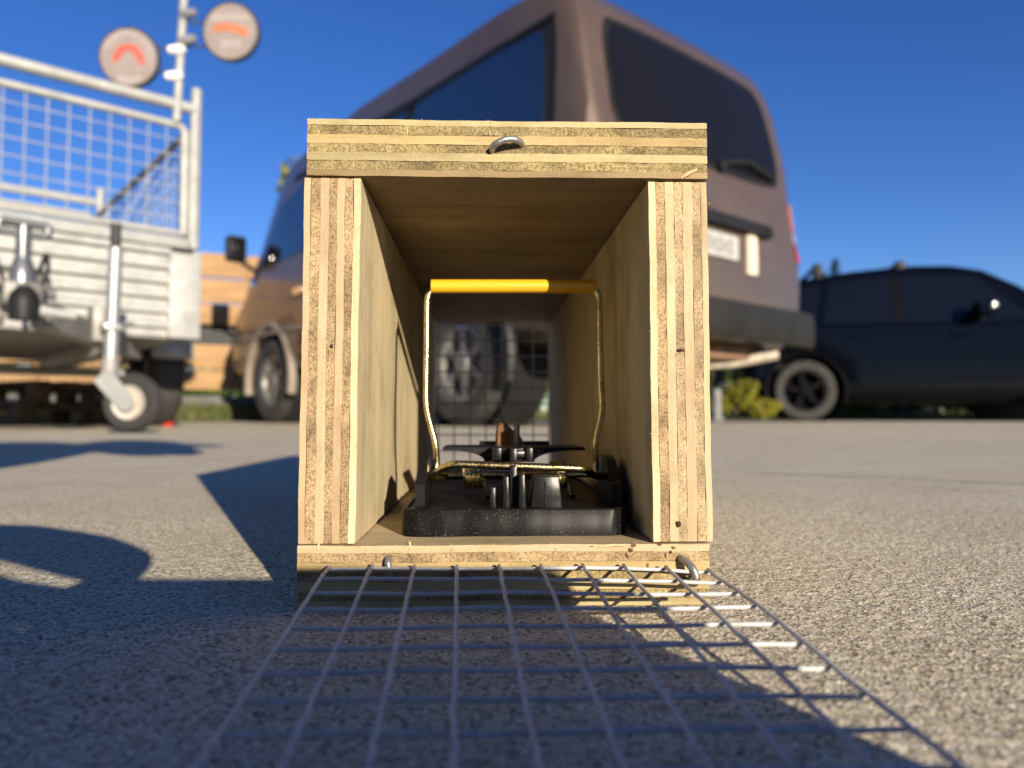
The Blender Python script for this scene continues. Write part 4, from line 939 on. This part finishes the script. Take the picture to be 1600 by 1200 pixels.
def foliage(mb, c, rad, n, size, flat=1.0, clumps=9):
    cs = []
    for _ in range(clumps):
        d = Vector((random.gauss(0, 1), random.gauss(0, 1), random.gauss(0, 1) * .9)).normalized() * random.uniform(.35, 1)
        cs.append((Vector((d.x * rad[0], d.y * rad[1], d.z * rad[2])) * .72, random.uniform(.28, .5)))
    for _ in range(n):
        k, cr = random.choice(cs); d = Vector((random.gauss(0, 1), random.gauss(0, 1), random.gauss(0, 1))).normalized() * random.random() ** .5
        p = Vector(c) + k + Vector((d.x * rad[0], d.y * rad[1], d.z * rad[2])) * cr
        a = Vector((random.gauss(0, 1), random.gauss(0, 1), random.gauss(0, 1))).normalized(); b = a.orthogonal().normalized(); s_ = size * random.uniform(.6, 1.4)
        mb.add([p - a * s_, p + b * s_ * .45, p + a * s_, p - b * s_ * .45], [(0, 1, 2, 3)])
    return mb
wp_ = W(1165, 640, 7.85); nv_ = 24
MB().add([(wp_.x, wp_.y, .05)] + [(wp_.x + .62 * math.cos(2 * math.pi * k / nv_) * (1 + .12 * math.sin(k * 2.1)), wp_.y + .42 * math.sin(2 * math.pi * k / nv_) * (1 + .15 * math.sin(k * 1.3)), .003) for k in range(nv_)], [(0, 1 + k, 1 + (k + 1) % nv_) for k in range(nv_)]).build('soil_bed', M['soil'], kind='structure')
def bush(label, x, y, rad, mat, n=1500, size=.045, group=None):
    z = verge_z(x, y) if y > 9.1 else .03; b_ = thing('bush', label, 'bush', (x, y, z), 0, group)
    foliage(MB(), (0, 0, rad[2]), rad, n, size).build('crown', M[mat], b_)
    mb = MB()
    for k in range(6):
        a = k * 1.05; mb = MB().tube([(0.03 * math.cos(a), .03 * math.sin(a), -.02), (rad[0] * .3 * math.cos(a), rad[1] * .3 * math.sin(a), rad[2] * .7), (rad[0] * .5 * math.cos(a), rad[1] * .5 * math.sin(a), rad[2] * 1.4)], [.018, .012, .005], 6); mb.build('stem', M['bark'], b_)
def tree(label, x, y, h, rad, mat, size, n, cz):
    t_ = thing('tree', label, 'tree', (x, y, 0)); 
    MB().tube([(0, 0, -.1), (.05, .03, h * .35), (-.03, 0, h * .7), (0, 0, h * .92)], [h * .035, h * .028, h * .018, .01], 10).build('trunk', M['bark'], t_)
    for k in range(8):
        a = k * 2.4; z = h * (.35 + .06 * k); MB().tube([(0, 0, z), (rad[0] * .4 * math.cos(a), rad[1] * .4 * math.sin(a), z + h * .08), (rad[0] * .75 * math.cos(a), rad[1] * .75 * math.sin(a), z + h * .12)], [h * .012, h * .008, .008], 6).build('limb', M['bark'], t_)
    foliage(MB(), (0, 0, cz), rad, n, size, clumps=22).build('crown', M[mat], t_)
for (px, py, Y_, rad, mat, lab) in ((1152, 612, 7.9, (.30, .28, .27), 'leaf_y', 'green bush beside the grey post under the van tail'), (1192, 634, 7.75, (.20, .16, .10), 'leaf_y', 'yellowish low bush next to the SUV rear wheel'),
                               (828, 610, 10.2, (.55, .45, .36), 'leaf_g', 'green bush seen through the far end of the box'), (985, 600, 10.6, (.9, .5, .45), 'leaf_g', 'broad green bush straight behind the van'),
                               (1330, 640, 10.3, (.6, .4, .14), 'leaf_y', 'low leafy weeds showing under the SUV')):
    p = W(px, py, Y_); bush(lab, p.x, p.y, rad, mat)
p = W(452, 232, 13.0); tree('yellow green tree rising behind the front of the van', p.x + .95, 13.0, 5.2, (1.2, 1.2, 1.2), 'leaf_y', .08, 5200, 4.05)
def conifer(label, px, ytop, Y_, sp):
    top_ = W(px, ytop, Y_); h = top_.z; t_ = thing('conifer', label, 'tree', (top_.x, Y_, 0), 0, 'conifers beyond the SUV'); mb = MB()
    MB().tube([(0, 0, -.1), (0, 0, h * .98)], [h * .03, .01], 8).build('trunk', M['bark'], t_)
    for _ in range(4200):
        k = random.random() ** .7; z = h * (1 - k * .9); r_ = sp * k * random.uniform(.25, 1); a = random.uniform(0, 6.3) if random.random() < .4 else round(random.uniform(0, 6.3) / .7) * .7 + random.gauss(0, .12)
        p = Vector((r_ * math.cos(a), r_ * math.sin(a), z - r_ * .25 + random.gauss(0, .05))); d = Vector((math.cos(a), math.sin(a), -.2)) * .16; s_ = Vector((-math.sin(a), math.cos(a), .3)) * .035
        mb.add([p - s_, p + s_, p + d], [(0, 1, 2)])
    mb.build('crown', M['leaf_d'], t_)
conifer('taller dark conifer tip just right of the van tail lamp', 1306, 404, 24, 1.6)
conifer('shorter dark conifer tip between the van and the taller conifer', 1286, 424, 26, 1.5)
mb = MB()
for k in range(26000):
    x = random.uniform(-30, 40); y = 21 + random.gauss(0, 1.2) + .1 * abs(x); top_h = 1.7 + .35 * math.sin(x * .9) + .25 * math.sin(x * 2.3 + 1); z = top_h * random.random() ** .6
    a = Vector((random.gauss(0, 1), random.gauss(0, 1), random.gauss(0, 1))).normalized(); b = a.orthogonal(); p = Vector((x, y, z)); s_ = random.uniform(.07, .17)
    mb.add([p - a * s_, p + b * s_ * .6, p + a * s_, p - b * s_ * .6], [(0, 1, 2, 3)])
o = mb.build('far_hedge', M['leaf_g'], kind='stuff'); o['label'] = 'far green hedge line behind the parked cars'; o['category'] = 'hedge'
# far parked cars glimpsed under the SUV
for k, (px, col, lab) in enumerate(((1440, 'red', 'small red parked car far behind, glimpsed under the SUV'), (1500, 'galv', 'silver parked car far behind, glimpsed under the SUV'), (1585, 'white_plastic', 'white parked car far behind, glimpsed under the SUV front'))):
    p = W(px, 640, 17 + k); c_, cb, ct = hatch('distant_car', lab, (p.x, p.y, .06), R(88 + 4 * k), cst, -1.34, 1.19, .31, M[col], False, M['rim_dark'], M['tyre_dark'], .86)
    panel(ct, 'windscreen', [(-.60, 1.0), (.60, 1.0), (.52, 1.32), (-.52, 1.32)], 'F', M['glass'], cb, .006, 10, 6, .06)
    panel(ct, 'rear_window', [(-.58, 1.0), (.58, 1.0), (.52, 1.24), (-.52, 1.24)], 'B', M['glass'], cb, .006, 10, 6, .06)

# ------------------------------------------------------------------ the photographer, behind the camera: seen by the shadow on the ground
def skin(name, pts, edges, radii, mat, parent=None, root=0, sub=2, loc=None):
    loc = Vector(loc or (0, 0, 0)); me = bpy.data.meshes.new(name); me.from_pydata([Vector(p) - loc for p in pts], edges, [])
    o = bpy.data.objects.new(name, me); COL.objects.link(o); o.parent = parent
    md = o.modifiers.new('skin', 'SKIN'); md.use_smooth_shade = True; lay = me.skin_vertices[0].data
    for k, r_ in enumerate(radii): lay[k].radius = (r_, r_) if not isinstance(r_, tuple) else r_; lay[k].use_root = (k == root)
    s_ = o.modifiers.new('s', 'SUBSURF'); s_.levels = sub; s_.render_levels = sub
    me.materials.append(mat); return o
PB = Vector((-.72, -.62, 0))
pts = {'pelvis': ((-.60, -.74, .36), .17), 'waist': ((-.40, -.62, .43), .17), 'chest': ((-.16, -.52, .42), .215), 'upper': ((-.01, -.46, .46), .185), 'neck': ((.06, -.38, .54), .070), 'skull': ((.09, -.32, .54), .075),
       'shl': ((-.10, -.34, .40), .105), 'ell': ((-.36, -.16, .22), .060), 'wrl': ((-.155, -.075, .126), .034), 'shr': ((.0, -.62, .44), .085), 'elr': ((.07, -.58, .070), .050), 'wrr': ((.105, -.385, .042), .028),
       'hipl': ((-.62, -.62, .34), .115), 'knl': ((-.32, -.52, .080), .080), 'anl': ((-.76, -.50, .055), .048), 'tol': ((-.88, -.49, .03), .03),
       'hipr': ((-.62, -.86, .34), .115), 'knr': ((-.30, -.92, .080), .080), 'anr': ((-.74, -.96, .055), .048), 'tor': ((-.86, -.97, .03), .03)}
nm = list(pts); ix = {k: i for i, k in enumerate(nm)}
ed = [('pelvis', 'waist'), ('waist', 'chest'), ('chest', 'upper'), ('upper', 'neck'), ('neck', 'skull'), ('upper', 'shl'), ('shl', 'ell'), ('ell', 'wrl'), ('upper', 'shr'), ('shr', 'elr'), ('elr', 'wrr'),
      ('pelvis', 'hipl'), ('hipl', 'knl'), ('knl', 'anl'), ('anl', 'tol'), ('pelvis', 'hipr'), ('hipr', 'knr'), ('knr', 'anr'), ('anr', 'tor')]
per = skin('person', [pts[k][0] for k in nm], [(ix[a], ix[b]) for a, b in ed], [pts[k][1] for k in nm], M['jacket'], None, 0, 2, PB)
per.location = PB
tag(per, 'person kneeling in dark clothes holding a phone, seen only by the cast shadow', 'person')
# head bent over the phone, face towards +x
hc = Vector((.120, -.30, .520)); hd_ = MB()
bm = bmesh.new(); bmesh.ops.create_uvsphere(bm, u_segments=28, v_segments=20, radius=1)
for v_ in bm.verts:
    x, y, z = v_.co; fx = .115 * x; fy = .078 * y; fz = .088 * z
    if x > .2 and z < .2: fz *= 1.0 + .35 * (x - .2); fx *= 1.02
    if abs(y) < .22 and x > .75 and -.35 < z < .2: fx += .022 * (1 - abs(y) / .22)
    if x < -.2 and z < -.2: fz *= .85
    v_.co = (fx, fy, fz)
mh = Matrix.Translation(hc) @ Matrix.Rotation(R(35), 4, 'Y')
hd_.bm(bm, mh).build('head', M['skin'], per, PB)
bm = bmesh.new(); bmesh.ops.create_uvsphere(bm, u_segments=28, v_segments=16, radius=1)
for v_ in bm.verts:
    x, y, z = v_.co; k = 1 if z > -.05 or x < -.1 else .80; v_.co = Vector((.119 * x - .004, .083 * y, .093 * z + .005)) * k
    if x > .35 and z < .45: v_.co *= .72
MB().bm(bm, mh).build('hair', M['hair'], per, PB)
br_ = [(.07, -.06), (.12, -.05), (.16, 0), (.12, .05), (.07, .06)]
MB().prism(br_, mh @ Matrix.Translation((.0, 0, .035)) @ Matrix.Rotation(R(-22), 4, 'Y'), -.003, .003).build('cap_brim', M['jacket'], per, PB)
for s_ in (1, -1):
    MB().lathe([(.001, -.006), (.022, -.006), (.028, .002), (.020, .010), (.001, .006)], 14, mh @ axis_mat((-.01, s_ * .078, -.01), (0, s_, 0))).build('ear', M['skin'], per, PB)
def hand(wr, palm, fingers, first=None):
    skin('hand', [wr, palm[0], palm[1]], [(0, 1), (1, 2)], [(.024, .024), (.030, .018), (.032, .016)], M['skin'], per, 0, 2, PB)
    for q_, f_ in enumerate(fingers): skin('finger', f_, [(k, k + 1) for k in range(len(f_) - 1)], first if first and q_ == 0 else [.0095, .009, .0085, .0075], M['skin'], per, 0, 2, PB)
PH = -.014
hand(pts['wrl'][0], ((-.112, -.050, .116), (-.084, -.034, .106)),
     [[(-.090, -.026, .113), (-.058, -.016, .111), (-.016, -.015, .0985), (.008, -.016, .0880)], [(-.084, -.030, .098), (-.074, -.014, .090), (-.052, -.006, .074), (-.008, -.007, .068)],
      [(-.084, -.034, .090), (-.074, -.016, .074), (-.050, -.006, .058), (-.008, -.007, .052)], [(-.084, -.038, .084), (-.074, -.020, .056), (-.050, -.010, .034), (-.008, -.010, .022)],
      [(-.090, -.044, .098), (-.076, -.042, .076), (-.050, -.036, .062), (-.024, -.030, .056)]], [.0140, .0140, .0150, .0105])
hand(pts['wrr'][0], ((.125, -.345, .026), (.142, -.305, .020)),
     [[(.130, -.300, .020), (.122, -.275, .017), (.118, -.255, .012), (.116, -.240, .009)], [(.142, -.295, .020), (.144, -.268, .017), (.146, -.246, .012), (.147, -.230, .009)],
      [(.152, -.300, .019), (.162, -.276, .016), (.170, -.256, .012), (.174, -.242, .009)], [(.160, -.308, .018), (.174, -.290, .015), (.184, -.274, .011), (.190, -.262, .009)],
      [(.118, -.335, .022), (.100, -.322, .017), (.090, -.306, .012), (.086, -.294, .009)]])
ph = thing('phone', 'black phone held on edge just above the concrete, casting the straight edged shadow', 'phone', (.039, PH, .006))
MB().prism([(a, b) for a, b in rounded(-.022 - .039, .140 - .039, 0, .078, .011)], Matrix(((1, 0, 0, 0), (0, 0, 1, 0), (0, 1, 0, 0), (0, 0, 0, 1))), -.008, 0).build('body', M['phone'], ph, sharp=30)
MB().prism([(a, b) for a, b in rounded(-.020 - .039, .020 - .039, .036, .076, .009)], Matrix(((1, 0, 0, 0), (0, 0, 1, 0), (0, 1, 0, 0), (0, 0, 0, 1))), .0002, .0022).build('camera_plate', M['phone'], ph, sharp=30)
for (lx, lz) in ((-.039, .053), (-.050, .068), (-.028, .068)):
    MB().lathe([(.0075, .002), (.0075, .0042), (.0062, .0046), (.0058, .0036), (.001, .0036)], 24, axis_mat((lx, 0, lz), (0, 1, 0))).build('lens', M['glass'], ph)
